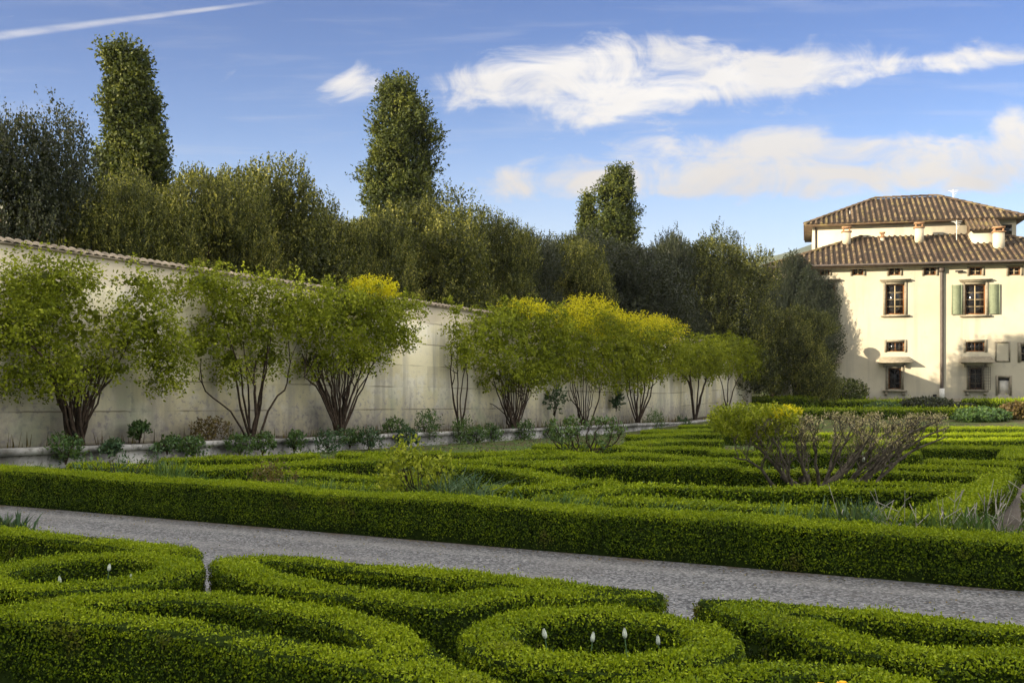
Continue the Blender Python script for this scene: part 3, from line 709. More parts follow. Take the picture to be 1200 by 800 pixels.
rose((852, 478), [[(848, 460), (842, 435)], [(853, 460), (853, 430)], [(858, 462), (868, 438)]],
     [(855, 415, 34, 24), (835, 420, 20, 26), (878, 420, 18, 24), (860, 402, 24, 12)], 'last rose tree, at the far end of the wall', 'rosefine', ntw=900, L=.17, W=.085, seed=12, sprays=3, down=.6, thick=1.2)

# ================================================================== SHRUBS, BED PLANTS
def shrub(name, X, Y, z, wid, hei, mat, label, group=None, n=260, L=.06, W=.03, up=.6, cat='shrub', k=6, stems=5, seed=0, flat=1., gap=.2):
    rr = np.random.default_rng(seed+int(abs(X*37+Y*11)))
    bl = []
    for q in range(5):
        a = q*1.9+rr.uniform(0, 1); d = wid*.22; bl.append((X+d*math.cos(a), Y+d*math.sin(a), z+hei*rr.uniform(.4, .62), wid*rr.uniform(.26, .36), wid*rr.uniform(.26, .36), hei*rr.uniform(.34, .42)*flat))
    o = thing(name, (X, Y, z), label, cat, group)
    sl = []
    for q in range(stems):
        a = rr.uniform(0, 6.28); sl.append((spline([(X, Y, z-.05), (X+math.cos(a)*wid*.1, Y+math.sin(a)*wid*.1, z+hei*.3), (X+math.cos(a)*wid*.28, Y+math.sin(a)*wid*.28, z+hei*.75)], 6), np.linspace(.018, .006, 6)*max(1, hei)))
    build('stems', tubes(sl, 5), M['bark'], o, tuple(o.location))
    build('foliage', crown(bl, n, k, hei*.22, wid*.04, L, W, up=up, out=.6, jit=.8, gap=gap, seed=seed+1, bottom=-.8, nf=3.), M[mat], o, tuple(o.location))
    return o
GB = 'small shrubs growing along the stone kerb under the wall'
for q, (px, t, wpx, hpx, ytop, mat, lab) in enumerate([
    (128, -21.3, 26, 20, 516, 'blue', 'bluish tuft at the kerb between the widest rose tree and the small upright shrub'),
    (196, -21.3, 26, 20, 512, 'shrub', 'green tuft at the kerb left of the reddish bush'),
    (478, -21.3, 26, 22, 503, 'blue', 'bluish tuft at the kerb left of the taller pointed bush'),
    (560, -21.4, 24, 22, 500, 'shrub', 'green tuft at the kerb between the thin stem cluster and the round rose tree'),
    (648, -21.4, 24, 24, 498, 'shrub', 'green tuft at the kerb behind the small leafy shrub'),
    (77, -21.4, 36, 32, 512, 'shrub', 'green shrub hanging over the kerb below the widest rose tree'),
    (163, -22.9, 20, 24, 497, 'shrub', 'small upright green shrub against the wall between the two leftmost rose trees'),
    (246, -22.6, 44, 26, 493, 'red', 'reddish brown bush against the wall, left of the V shaped rose tree'),
    (228, -21.3, 30, 24, 514, 'shrub', 'green tuft at the kerb below the reddish bush'),
    (281, -21.2, 30, 24, 511, 'shrub', 'green tuft at the kerb left of the V shaped rose tree base'),
    (308, -21.2, 24, 24, 510, 'shrub', 'green tuft at the kerb right of the V shaped rose tree base'),
    (345, -21.3, 24, 24, 507, 'shrub', 'green tuft at the kerb midway between the V shaped and the full rose tree'),
    (386, -21.0, 34, 30, 505, 'blue', 'bluish grey bush at the kerb in front of the full rose tree'),
    (410, -21.6, 26, 22, 503, 'shrub', 'green tuft under the fan of stems of the full rose tree'),
    (432, -21.2, 28, 26, 504, 'blue', 'bluish bush at the kerb right of the full rose tree'),
    (462, -22.2, 28, 22, 492, 'shrub', 'low green bush below the bare wall stretch'),
    (501, -21.8, 28, 38, 486, 'shrub', 'taller green bush with a pointed top below the bare wall stretch'),
    (541, -21.4, 24, 36, 490, 'shrub', 'green bush in front of the thin stem cluster'),
    (578, -21.6, 20, 22, 500, 'shrub', 'green bush left of the round rose tree base'),
    (612, -21.5, 28, 28, 496, 'shrub', 'green bush right of the round rose tree base'),
    (767, -21.8, 22, 26, 484, 'shrub', 'green bush in front of the trailing stems'),
    (800, -21.9, 20, 18, 490, 'blue', 'bluish bush by the forked rose tree')]):
    X, Y = on_t(px, t); ztop = zat(ytop, Y); hei = hpx*Y/1200; wid = wpx*Y/1200
    shrub('kerb_shrub', X, Y, ztop-hei*.93, wid, hei, mat, lab, GB, n=150, L=.10 if Y > 35 else .08, W=.05, k=6, seed=q)
# vines on the wall plaster between the right rose trees
for px, py, w_, h_, lab in ((650, 470, 24, 34, 'wispy leafy climber on the wall right of the round rose tree'), (722, 468, 12, 26, 'thin leafy climber on the wall right of the rose tree with the biggest patch of painted sunlight')):
    X, Y = on_t(px, -23.1); f = Y/1200
    shrub('wall_climber', X, Y, zat(py+h_/2, Y), w_*f, h_*f, 'blue', lab, 'leafy climbers on the right part of the wall', n=70, L=.16, W=.09, gap=.5)
# dry weeds along the wall foot
def weeds():
    P, A = [], []; parts = []
    for q in range(900):
        s = R.uniform(8, 62); t = WT+R.uniform(.08, .7); X, Y = st(s, t); z = float(ZB(s))-.03; hh = R.uniform(.12, .55)*R.uniform(.5, 1)
        d = np.array([R.normal()*.12, R.normal()*.12, 1])*hh
        P.append((X, Y, z)); A.append(d)
    P = np.array(P); A = np.array(A); n = len(P); B = norm(R.normal(size=(n, 3))*[1, 1, 0])*.014
    V = np.stack([P-B, P+B, P+A+B*.2, P+A-B*.2], 1).reshape(-1, 3)
    return tag(build('dry_weeds', [(V, np.arange(4*n).reshape(-1, 4), 0, R.random(n))], M['red']), 'thin dry weeds sprouting along the foot of the wall', 'weeds', kind='stuff')
weeds()
def blades(name, pts, n, hei, spr, wd, mat, label, cat='iris', group=None, kind=None, lean=.35):
    """strap leaves: two segment blades bending outwards"""
    P = np.array([pts[k % len(pts)] for k in range(n)], float); P[:, :2] += R.normal(size=(n, 2))*spr
    z = G(P[:, 0], P[:, 1]); P = np.column_stack([P[:, :2], z])
    a = R.uniform(0, 6.28, n); d = np.stack([np.cos(a), np.sin(a), np.zeros(n)], 1); hh = hei*R.uniform(.55, 1.1, n)[:, None]; ln = lean*R.uniform(.3, 1.6, n)[:, None]
    up = np.array([0, 0, 1.]); m1 = P+up*hh*.6+d*hh*ln*.35; m2 = P+up*hh*np.clip(1.02-ln*.35, .5, 1.)+d*hh*ln*1.0
    b = np.stack([-np.sin(a+.6), np.cos(a+.6), np.zeros(n)], 1)*wd*R.uniform(.6, 1.2, n)[:, None]
    V = np.stack([P-b*.7, P+b*.7, m1+b, m1-b, m2+b*.12, m2-b*.12], 1).reshape(-1, 3)
    k = np.arange(n)*6; F = np.concatenate([np.stack([k, k+1, k+2, k+3], 1), np.stack([k+3, k+2, k+4, k+5], 1)]); r = R.random(n)
    m0 = np.mean(P, 0)
    return tag(build(name, [(V, F, 0, np.concatenate([r, r]))], M[mat], loc=tuple(m0)), label, cat, group, kind)
GI = 'iris clumps in the main parterre'
blades('iris_clump', [on_s(527, 10.95)], 300, .80, .26, .015, 'blue', 'big blue green iris clump right of the yellowish bush', group=GI, lean=.6)
blades('iris_clump', [on_s(1000, 10.8)], 150, .66, .14, .018, 'blue', 'blue grey iris clump in front of the gnarled tree', group=GI, lean=.4)
blades('iris_clump', [on_s(1130, 10.75)], 420, .62, .19, .015, 'iris', 'wide iris clump with dry grey stalks at the right', group=GI, lean=.45)
blades('iris_clump', [on_s(194, 10.9)], 170, .76, .15, .016, 'iris', 'dark iris clump behind the left part of the front hedge', group=GI)
blades('iris_clump', [at(12, 637)], 130, .36, .11, .016, 'blue', 'bluish leaves sprouting between the strip and the left ring hedge', group=GI)
row2 = [st(10.62+.1*math.sin(t*3), t) for t in np.arange(-20.3, -1.6, .11) if math.sin(t*1.9)+math.sin(t*4.3+1) > -.7]
blades('leaf_carpet', row2, 5200, .60, .16, .012, 'iris', 'strip of low green bulb leaves behind the long front hedge', 'ground cover', kind='stuff', lean=.55)
# loose ground cover filling the compartments
def cover():
    n = 22000; s = R.uniform(10.6, 47, n); t = R.uniform(-21.4, -1.9, n); X, Y = st(s, t)
    P = np.column_stack([X, Y, np.zeros(n)]); ok = nz(P, .9, 21) > -.15; X, Y = X[ok], Y[ok]
    P = np.column_stack([X, Y, G(X, Y)+R.uniform(.01, .16, len(X))])
    return tag(build('ground_cover', [leaves(P, np.tile([0, 0, 1.], (len(P), 1)), .10, .04, .8, 0)], M['shrub']), 'patchy low green growth between the hedges', 'ground cover', kind='stuff')
cover()
def litter():
    n = 1800; s_ = np.where(R.random(n) < .5, R.uniform(7.2, 9.7, n), 9.68-np.abs(R.normal(size=n))*.16); t = R.uniform(-20, 3, n); X, Y = st(s_, t)
    P = np.column_stack([X, Y, G(X, Y)+.012])
    return tag(build('fallen_leaves', [leaves(P, np.tile([0, 0, 1.], (n, 1)), .028, .016, .25, 0)], M['red']), 'tiny fallen leaves scattered on the gravel path', 'fallen leaves', kind='stuff')
litter()
# yellowish loose bush
X, Y = on_s(492, 11.3); shrub('yellowish_bush', X, Y, float(G(X, Y)), 1.15, 1.0, 'rose', 'loose yellowish green bush left of the big iris clump', None, n=330, L=.065, W=.036, up=.9, k=5, stems=14, seed=71, gap=.45)
X, Y = on_s(318, 10.95); shrub('brown_tuft', X, Y, float(G(X, Y)), .75, .68, 'red', 'brownish tuft behind the left part of the front hedge', None, n=150, L=.06, W=.025, seed=72)
X, Y = on_s(140, 11.); shrub('pale_bush', X, Y, float(G(X, Y)), 1.5, .86, 'blue', 'pale leggy bush behind the front hedge near the widest rose tree', None, n=120, L=.08, W=.03, up=1.2, seed=73, gap=.5)
# dry stalks
def stalks(pxl, label, n, hei):
    X, Y = on_s(*pxl); g = float(G(X, Y)); sl = []
    for q in range(n):
        a = R.uniform(0, 6.28); d = R.uniform(0, .42); x, y = X+math.cos(a)*d*1.5, Y+math.sin(a)*d*.5; hh = hei*R.uniform(.6, 1.); lx, ly = R.normal()*.16, R.normal()*.16
        P = spline([(x, y, g), (x+lx*.4, y+ly*.4, g+hh*.55), (x+lx, y+ly, g+hh)], 7); sl.append((P, np.linspace(.0036, .0022, 7)))
        for b in range(R.integers(1, 4)):
            i = R.integers(3, 6); e = P[i]+[R.normal()*.07, R.normal()*.05, R.uniform(.05, .14)]; sl.append((np.array([P[i], (P[i]+e)/2, e]), [.003, .0035, .004]))
    return tag(build('dry_stalks', tubes(sl, 5), M['stalk'], loc=(X, Y, g)), label, 'dry stalks')
stalks((1148, 10.8), 'pale dry flower stalks standing in the right iris clump', 24, .88)
stalks((1062, 10.85), 'few thin dry stalks between the gnarled tree and the right iris clump', 9, .78)

# ------------------------------------------------------------------ multi stemmed gnarled trees
def grow(base, targets, r0, wig, seed, sub=3, subl=.5, zmax=9., nw=4, n3=3, i0=5):
    rr = np.random.default_rng(seed); segs, tips = [], []
    for tgt in targets:
        b = np.array(base)+rr.normal(size=3)*[r0*1.0, r0*1.0, 0]; tgt = np.array(tgt)
        d = tgt-b; m1 = b+d*[.38, .38, .27]+rr.normal(size=3)*wig; m2 = b+d*.7+rr.normal(size=3)*wig
        P = spline([b-[0, 0, .05], m1, m2, tgt], 14); P[2:-1] += rr.normal(size=(11, 3))*wig*.22
        rad = np.linspace(r0, r0*.28, 14); segs.append((P, rad)); tips.append(tgt)
        for q in range(sub):
            i = rr.integers(i0, 13); e = P[i]+norm(d*.5/np.linalg.norm(d)+np.array([rr.normal()*.5, rr.normal()*.5, .7]))*subl*rr.uniform(.5, 1.2); e[2] = min(e[2], zmax)
            Q = spline([P[i], (P[i]+e)/2+rr.normal(size=3)*wig*.5, e], 8); Q[2:-1] += rr.normal(size=(5, 3))*wig*.15
            segs.append((Q, np.linspace(rad[i]*.62, r0*.13, 8))); tips.append(e)
            for w_ in range(nw):
                i2 = rr.integers(3, 8); e2 = Q[i2]+norm(np.array([rr.normal()*.7, rr.normal()*.7, .75]))*subl*rr.uniform(.2, .55); e2[2] = min(e2[2], zmax)
                S = spline([Q[i2], (Q[i2]+e2)/2+rr.normal(size=3)*wig*.3, e2], 6); segs.append((S, np.linspace(r0*.16, r0*.085, 6))); tips.append(e2)
                for w3 in range(n3):
                    i3 = rr.integers(2, 6); e3 = S[i3]+norm(np.array([rr.normal()*.7, rr.normal()*.7, .9]))*subl*rr.uniform(.15, .35); e3[2] = min(e3[2], zmax)
                    segs.append((np.array([S[i3], (S[i3]+e3)/2+rr.normal(size=3)*wig*.12, e3]), [r0*.10, r0*.085, r0*.07])); tips.append(e3)
    return segs, np.array(tips)
def gnarled():
    X0, Y0 = at(950, 588); g = float(G(X0, Y0)); f = Y0/1200
    o = thing('gnarled_tree', (X0, Y0, g), 'low wide gnarled tree with many bare twisting branches, leafy on its left, right of centre', 'tree')
    T = []
    for (px, py, dy) in [(860, 535, -.1), (878, 515, .5), (905, 512, -.4), (930, 505, .3), (955, 505, -.5), (978, 500, .6), (1000, 500, -.2), (1028, 498, .4), (1055, 496, -.4), (1082, 500, .2), (1108, 512, -.1), (1112, 500, .3), (1100, 492, -.3), (1062, 535, .5), (1040, 525, -.5), (1010, 520, .8), (890, 525, .8), (940, 520, -.7), (1075, 510, .7), (1020, 510, -.8)]:
        y = Y0+dy; T.append(((px-600)/1200*y, y, zat(py, y)))
    zt = zat(488, Y0)
    segs, tips = grow((X0, Y0, g), T, .042, .05, 31, sub=5, subl=.44, nw=4, n3=3, i0=6, zmax=zt)
    lim = [(spline([(X0+a, Y0+b, g-.1), (X0+a*1.6, Y0+b*1.6, g+.18), (X0+a*4.5, Y0+b*3, g+.42)], 6), np.linspace(.10, .05, 6)) for a, b in ((-.10, .03), (.09, -.03), (.0, .08), (-.05, -.08))]
    build('branches', tubes(segs, 6)+tubes(lim, 8), M['greybark'], o, tuple(o.location))
    right = tips[(tips[:, 0] > (925-600)/1200*Y0) & (tips[:, 2] > zat(520, Y0))]
    right = right[R.random(len(right)) < .8]; P = np.repeat(right, 5, 0)+R.normal(size=(len(right)*5, 3))*[.025, .025, .035]; up = np.tile([0, 0, 1.], (len(P), 1))
    build('buds', [leaves(P, R.normal(size=P.shape), .048, .016, .5, 0, None, up)], M['bud'], o, tuple(o.location))
    bl = []
    for px, py, rx, ry, dy in [(858, 496, 22, 15, 0), (885, 498, 24, 17, .25), (912, 494, 22, 14, -.1), (872, 505, 24, 14, .5), (900, 503, 24, 14, .6), (925, 500, 12, 14, .2), (845, 497, 12, 13, .4), (850, 488, 14, 8, .1), (870, 487, 16, 8, -.2), (892, 487, 16, 8, .1), (915, 487, 16, 8, 0)]:
        y = Y0+dy; bl.append(((px-600)/1200*y, y, zat(py, y), rx*f, .42, ry*f))
    build('foliage', crown(bl, 900, 7, .14, .03, .055, .032, up=.9, out=.5, jit=.8, gap=.1, seed=77, bottom=-.9, nf=4.), M['rose'], o, tuple(o.location))
    yb = [((922-600)/1200*Y0, Y0, zat(486, Y0), 13*f, .3, 6*f), ((908-600)/1200*Y0, Y0+.1, zat(486, Y0), 11*f, .26, 5*f)]
    build('painted_sun_tops', crown(yb, 170, 7, .10, .025, .05, .03, up=.9, out=.5, jit=.8, seed=78, bottom=-.2, nf=4.), M['yellow'], o, tuple(o.location))  # sunlit end of the leafy crown, painted as yellow leaves
    lx, ly = (1012-600)/1200*(Y0-.35), Y0-.35; z = zat(538, ly)
    a = build('plant_tag', [box(lx-.02, lx+.02, ly-.002, ly+.002, z-.035, z+.035), box(lx-.012, lx-.008, ly-.002, ly+.002, z+.035, z+.12)], M['petal'], loc=(lx, ly, z))
    tag(a, 'small white tag hanging in the bare branches of the gnarled tree', 'tag')
gnarled()
def small_tree():
    X0, Y0 = at(682, 546); g = float(G(X0, Y0)); f = Y0/1200
    o = thing('small_shrub_tree', (X0, Y0, g), 'small multi stemmed shrub with fresh leaf sprigs in front of the kerb, centre', 'shrub')
    T = []
    for q, (px, py) in enumerate([(640, 505), (650, 500), (662, 497), (675, 496), (690, 495), (702, 497), (716, 500), (728, 503), (668, 512), (698, 512), (720, 512), (648, 515)]):
        y = Y0+R.uniform(-.5, .5); T.append(((px-600)/1200*y, y, zat(py, y)))
    segs, tips = grow((X0, Y0, g), T, .032, .07, 41, sub=3, subl=.36, zmax=zat(492, Y0), nw=2, n3=1)
    build('branches', tubes(segs, 5), M['bark'], o, tuple(o.location))
    P = np.repeat(tips, 6, 0)+R.normal(size=(len(tips)*6, 3))*.05; up = np.tile([0, 0, 1.], (len(P), 1))
    build('foliage', [leaves(P, R.normal(size=P.shape), .10, .045, .5, 0, None, up)], M['shrub'], o, tuple(o.location))
small_tree()

# ------------------------------------------------------------------ tulips and yellow flowers
def lathe(prof, n=10, m=0, wob=None):
    th = np.arange(n)*2*math.pi/n; V = []
    for r, z in prof:
        for k, a in enumerate(th):
            q = r*(1+.10*math.cos(3*a)); V.append((q*math.cos(a), q*math.sin(a), z))
    F = [(i*n+j, i*n+(j+1) % n, (i+1)*n+(j+1) % n, (i+1)*n+j) for i in range(len(prof)-1) for j in range(n)]
    return (np.array(V), np.array(F), m)
def tulip(label):
    o = thing('tulip', (0, 0, 0), label, 'flower', 'white tulips in the ring hedges')
    build('stem', [tube(spline([(0, 0, -.02), (.008, .004, .15), (0, 0, .325)], 6), np.linspace(.005, .004, 6), 6)], M['tulipleaf'], o)
    pe = []
    for q in range(6):
        a0 = q*1.0472+(.0 if q % 2 else .05); rr_ = .9 if q % 2 else 1.0; V = []
        for (rad, z, wa) in ((.003, .322, .5), (.0125, .327, .62), (.0170, .337, .62), (.0165, .349, .50), (.0115, .363, .34), (.004, .374+(q % 2)*.003, .10)):
            for j_ in (-1, -.5, 0, .5, 1): V.append((rad*rr_*(1+.05*(1-abs(j_)))*math.cos(a0+wa*j_), rad*rr_*(1+.05*(1-abs(j_)))*math.sin(a0+wa*j_), z-.004*abs(j_)))
        pe.append((np.array(V), np.array([(i_*5+j_, i_*5+j_+1, i_*5+j_+6, i_*5+j_+5) for i_ in range(5) for j_ in range(4)])))
    build('bloom', pe, M['petal'], o, smooth=True)
    for s, a in ((1, .4), (-1, 2.1), (1, 4.2)):
        c = np.array([math.cos(a), math.sin(a), 0]); b = np.array([-math.sin(a), math.cos(a), 0])*.017; u = np.array([0, 0, 1.])
        P = [c*.0+u*.0, c*.03+u*.10, c*.075+u*.19, c*.12+u*.24]
        V = np.array([P[0]-b*.4, P[0]+b*.4, P[1]-b, P[1]+b, P[2]-b*.8, P[2]+b*.8, P[3]-b*.1, P[3]+b*.1])
        build('leaf', [(V, np.array([[0, 1, 3, 2], [2, 3, 5, 4], [4, 5, 7, 6]]))], M['tulipleaf'], o)
    return o
TL = [(76, 678, 'leftmost and lowest tulip, barely above the left ring hedge', .72), (120, 667, 'tallest tulip of the left ring hedge', 1.0), (163, 675, 'small right hand tulip of the left ring hedge', .7),
      (651, 745, 'leftmost of the four tulips in the front ring hedge, tilted', 1.0), (686, 749, 'second tulip from the left in the front ring hedge', .85), (736, 746, 'third tulip from the left in the front ring hedge', .95), (778, 751, 'rightmost tulip of the front ring hedge, lowest', .8)]
tp = None
for k, (px, py, lab, sz) in enumerate(TL):
    hh = .40 if k in (0, 2) else .350
    X, Y = at(px, py, hh); z = float(G(X, Y))+hh-.335
    if tp is None: tp = tulip('white '+lab); r = tp
    else: r = dup(tp, (0, 0, 0), 0, (1, 1, 1), 'white '+lab)
    r.location = (X, Y, z); r.rotation_euler = (R.normal()*.10, (.16 if k == 3 else R.normal()*.10), k*1.1); r.scale = (.76*sz**.5, .76*sz**.5, .94+.07*sz)
def yflower(px, py, label):
    X, Y = at(px, py, .49); g = float(G(X, Y)); o = thing('yellow_flower', (X, Y, g), label, 'flower', 'yellow flowers at the bottom edge'); loc = (X, Y, g)
    build('stem', [tube(np.array([(X, Y, g-.02), (X+.01, Y, g+.24), (X, Y, g+.46)]), .004, 5)], M['tulipleaf'], o, loc)
    parts = []
    for k in range(14):
        a = k*2.4; lay = k/14; c = np.array([math.cos(a), math.sin(a), 0]); b = np.array([-math.sin(a), math.cos(a), 0]); q = np.array([X, Y, g+.455])
        u_ = np.array([0, 0, 1.]); e = .030-.016*lay; w_ = .017-.006*lay; z1 = .006+.018*lay
        V = np.array([q, q+c*e*.55+b*w_+u_*z1, q+c*e+b*w_*.7+u_*(z1+.004), q+c*e*1.12+u_*(z1+.002), q+c*e-b*w_*.7+u_*(z1+.004), q+c*e*.55-b*w_+u_*z1])
        parts.append((V, np.array([[0, 1, 2, 3], [0, 3, 4, 5]])))
    build('bloom', parts, M['ypetal'], o, loc)
    bb = []
    for k in range(4):
        a = k*1.6+.4; c = np.array([math.cos(a), math.sin(a), 0]); b = np.array([-math.sin(a), math.cos(a), 0])*.012; q = np.array([X, Y, g]); u = np.array([0, 0, 1.])
        bb.append((np.array([q-b, q+b, q+c*.05+u*.14+b, q+c*.05+u*.14-b]), np.array([[0, 1, 2, 3]])))
    build('leaf', bb, M['tulipleaf'], o, loc)
yflower(961, 797, 'left yellow flower at the bottom edge of the photo')
yflower(987, 795, 'right yellow flower at the bottom edge of the photo')

# ================================================================== VILLA
NA = math.radians(-16); WX, WY = math.cos(NA), math.sin(NA); NXv, NYv = -WY, WX      # along, into
O = np.array([40., 95.]); ZG = float(G(*O))-.02
def fl(px, D=0.):
    u = (px-600)/1200; Y = (D+O[1]*NYv+O[0]*NXv)/(NYv+NXv*u); X = u*Y
    return (X-O[0])*WX+(Y-O[1])*WY, Y
def fz(px, py, D=0.): return zat(py, fl(px, D)[1])-ZG
villa = thing('villa', (O[0], O[1], ZG), 'large cream plastered villa with two tiled roofs at the right', 'building', None, NA)
def vb(name, parts, mat, parent=villa, **k): return build(name, parts, mat, parent, **k)
xl, xr = fl(906)[0], fl(1300)[0]
EZ = fz(1080, 310)                     # eave level
def rect(a, b, t, u):                  # px left,right,top,bottom -> x0,x1,z0,z1
    return fl(a)[0], fl(b)[0], fz((a+b)/2, u), fz((a+b)/2, t)
attic = [rect(a, b, 312.5, 322.5) for a, b in ((961, 972), (999, 1012), (1042, 1055), (1083, 1097), (1136, 1151), (1182, 1196), (1222, 1235))]
mains = [rect(a, b, 333, 368.5) for a, b in ((957, 978), (1038, 1060), (1131, 1155), (1218, 1240))]
mezz = [rect(a, b, 400.5, 412) for a, b in ((959, 976), (1039, 1060), (1132, 1154))]
ground_ = [rect(a, b, 431, 456) for a, b in ((958, 974), (1041, 1056), (1136, 1151))]
arch = rect(1196, 1210, 404, 424); door = rect(1169.5, 1183, 442.5, 462); small = rect(1093, 1098, 462, 468)
ops = attic+mains+mezz+ground_+[arch, door, small]
def pierced(x0, x1, z0, z1, ops, y=0., dep=.32):
    xs = sorted({x0, x1, *[o[0] for o in ops], *[o[1] for o in ops]}); zs = sorted({z0, z1, *[o[2] for o in ops], *[o[3] for o in ops]})
    xs = [x for x in xs if x0 <= x <= x1]; zs = [z for z in zs if z0 <= z <= z1]; V = []
    def q(*p): V.extend(p)
    for a, b in zip(xs[:-1], xs[1:]):
        for c, d in zip(zs[:-1], zs[1:]):
            mx, mz = (a+b)/2, (c+d)/2
            if any(o[0] < mx < o[1] and o[2] < mz < o[3] for o in ops): continue
            q((a, y, c), (b, y, c), (b, y, d), (a, y, d))
    for a, b, c, d in ops:
        q((a, y, c), (a, y, d), (a, y+dep, d), (a, y+dep, c)); q((b, y, d), (b, y, c), (b, y+dep, c), (b, y+dep, d))
        q((a, y, d), (b, y, d), (b, y+dep, d), (a, y+dep, d)); q((b, y, c), (a, y, c), (a, y+dep, c), (b, y+dep, c))
    V = np.array(V); return (V, np.arange(len(V)).reshape(-1, 4))
wallp = [pierced(xl, xr, -1.2, EZ, ops), box(xl, xr, .36, 24.2, -1.2, EZ)]
V = np.array([(xl, 0, -1.2), (xl, 0, EZ), (xl, .36, EZ), (xl, .36, -1.2)]); wallp.append((V, np.array([[0, 1, 2, 3]])))
vb('wall', wallp, M['facade'])
vb('plinth', [box(xl-.02, xr, -.10, -.003, -1.0, .34)], M['stone'])
def roof(name, x0, x1, y0, y1, z0, pitch, hipL=True, hipR=True, ridge=None, cut=None):
    """hip roof over the rectangle: sheets and rows of round tiles"""
    W_ = (y1-y0)/2; parts = []
    up = lambda d: z0+pitch*d
    tri = []
    ya = y0+W_; xa = x0+(W_ if hipL else 0); xb = x1-(W_ if hipR else 0)
    A, B, Cc, D_ = (x0, y0), (x1, y0), (x1, y1), (x0, y1)
    P = np.array([(*A, z0), (*B, z0), (*Cc, z0), (*D_, z0), (xa, ya, up(W_)), (xb, ya, up(W_))])
    parts.append((P, np.array([[0, 1, 5, 4], [2, 3, 4, 5]]), 0, np.full(2, -.6)))  # sheets between the tile rows painted dark as valley shade
    parts.append((P, np.array([[3, 0, 4], [1, 2, 5]]), 0, np.full(2, -.6)))
    parts.append(box(x0+.02, x1-.02, y0+.02, y1-.02, z0-.18, z0-.01))
    def rib(a, b, side, r=.13):
        a = np.array(a, float); b = np.array(b, float); L = np.linalg.norm(b-a)
        if L < .3: return
        n = max(1, int(L/.9)); side = np.array(side, float); upv = np.array([0, 0, 1.])
        for k in range(n):
            p, q = a+(b-a)*k/n, a+(b-a)*(k+1.08)/n
            th = np.linspace(0, math.pi, 5)
            V = np.vstack([[p+side*r*1.06*math.cos(t)+upv*(r*1.0*math.sin(t)+.028) for t in th], [q+side*r*.9*math.cos(t)+upv*(r*.85*math.sin(t)) for t in th]])
            parts.append((V, np.array([(i, i+1, i+6, i+5) for i in range(4)]+[]), 0, np.full(4, R.random())))
            parts.append((V[:5], np.array([[0, 1, 2], [0, 2, 3], [0, 3, 4]]), 0, np.full(3, .1)))
    dx = .52
    for x in np.arange(x0+.15, x1, dx):
        d = min(W_, (x-x0) if hipL else 99, (x1-x) if hipR else 99)
        rib((x, y0-.08, z0-.02), (x, y0+d, up(d)), (1, 0, 0))
    for y in np.arange(y0+.15, y1, dx):
        d = min(W_, y-y0, y1-y)
        if hipL: rib((x0-.08, y, z0-.02), (x0+d, y, up(d)), (0, 1, 0))
        if hipR: rib((x1+.08, y, z0-.02), (x1-d, y, up(d)), (0, 1, 0))
    # ridge and hips
    for a, b in [((xa, ya, up(W_)), (xb, ya, up(W_)))]+([((x0, y0, z0), (xa, ya, up(W_)))] if hipL else [])+([((x1, y0, z0), (xb, ya, up(W_)))] if hipR else []):
        d = norm(np.array(b)-np.array(a)); rib(np.array(a)+[0, 0, .06], np.array(b)+[0, 0, .06], norm(np.cross(d, [0, 0, 1.])), .19)
    return vb(name, parts, M['tile'])
roof('lower_roof', xl-.9, xr+.9, -.85, 25, EZ+.06, .39)
vb('eave_beam', [box(xl-.55, xr, -.55, -.06, EZ-.30, EZ-.13)], M['stone'])
# upper block
UD = 8.5; ux0, ux1 = fl(952, UD)[0], fl(1191, UD)[0]; UZ = fz(1080, 260, UD); uz0 = EZ+1.0
uw = rect(1185, 1191, 262, 277)
ux1w = fl(1191, UD)[0]
vb('upper_wall', [box(ux0, ux1, UD, UD+13, uz0, UZ-.002)], M['facade'])
W2 = (13+1.6)/2
ztop = fz(1078, 231.5, UD+6.5)
roof('upper_roof', ux0-.8, ux1+.8, UD-.8, UD+13.8, UZ+.05, (ztop-UZ)/W2)
vb('corner_pipe', [box(ux0+.25, ux0+.37, UD-.12, UD-.003, uz0, UZ-.15)], M['pipe'])
vb('upper_window', [box(ux1-1.2, ux1-.4, UD-.05, UD-.003, fz(1188, 277, UD), fz(1188, 263, UD))], M['glass'])  # glass of the upper block's window
# chimneys
def chimney(px, D, ytop, ybot, w=.75):
    x = fl(px, D)[0]; z0, z1 = fz(px, ybot, D)-.5, fz(px, ytop, D); c = vb('chimney', [box(x-w/2, x+w/2, D-w/2, D+w/2, z0, z1-.55)], M['facade'])
    vb('cap', [box(x-w/2-.1, x+w/2+.1, D-w/2-.1, D+w/2+.1, z1-.548, z1-.43), box(x-w/2+.04, x-w/2+.18, D-w/2+.04, D+w/2-.04, z1-.428, z1-.15), box(x+w/2-.18, x+w/2-.04, D-w/2+.04, D+w/2-.04, z1-.428, z1-.15), box(x-w/2-.06, x+w/2+.06, D-w/2-.06, D+w/2+.06, z1-.148, z1)], M['capbrick'], c)
chimney(992, 6.6, 266, 284, .8); chimney(1077, 6.4, 261, 281, .8); chimney(1170, 3.6, 266, 294, .95); chimney(1034, 7.2, 272, 279, .4)
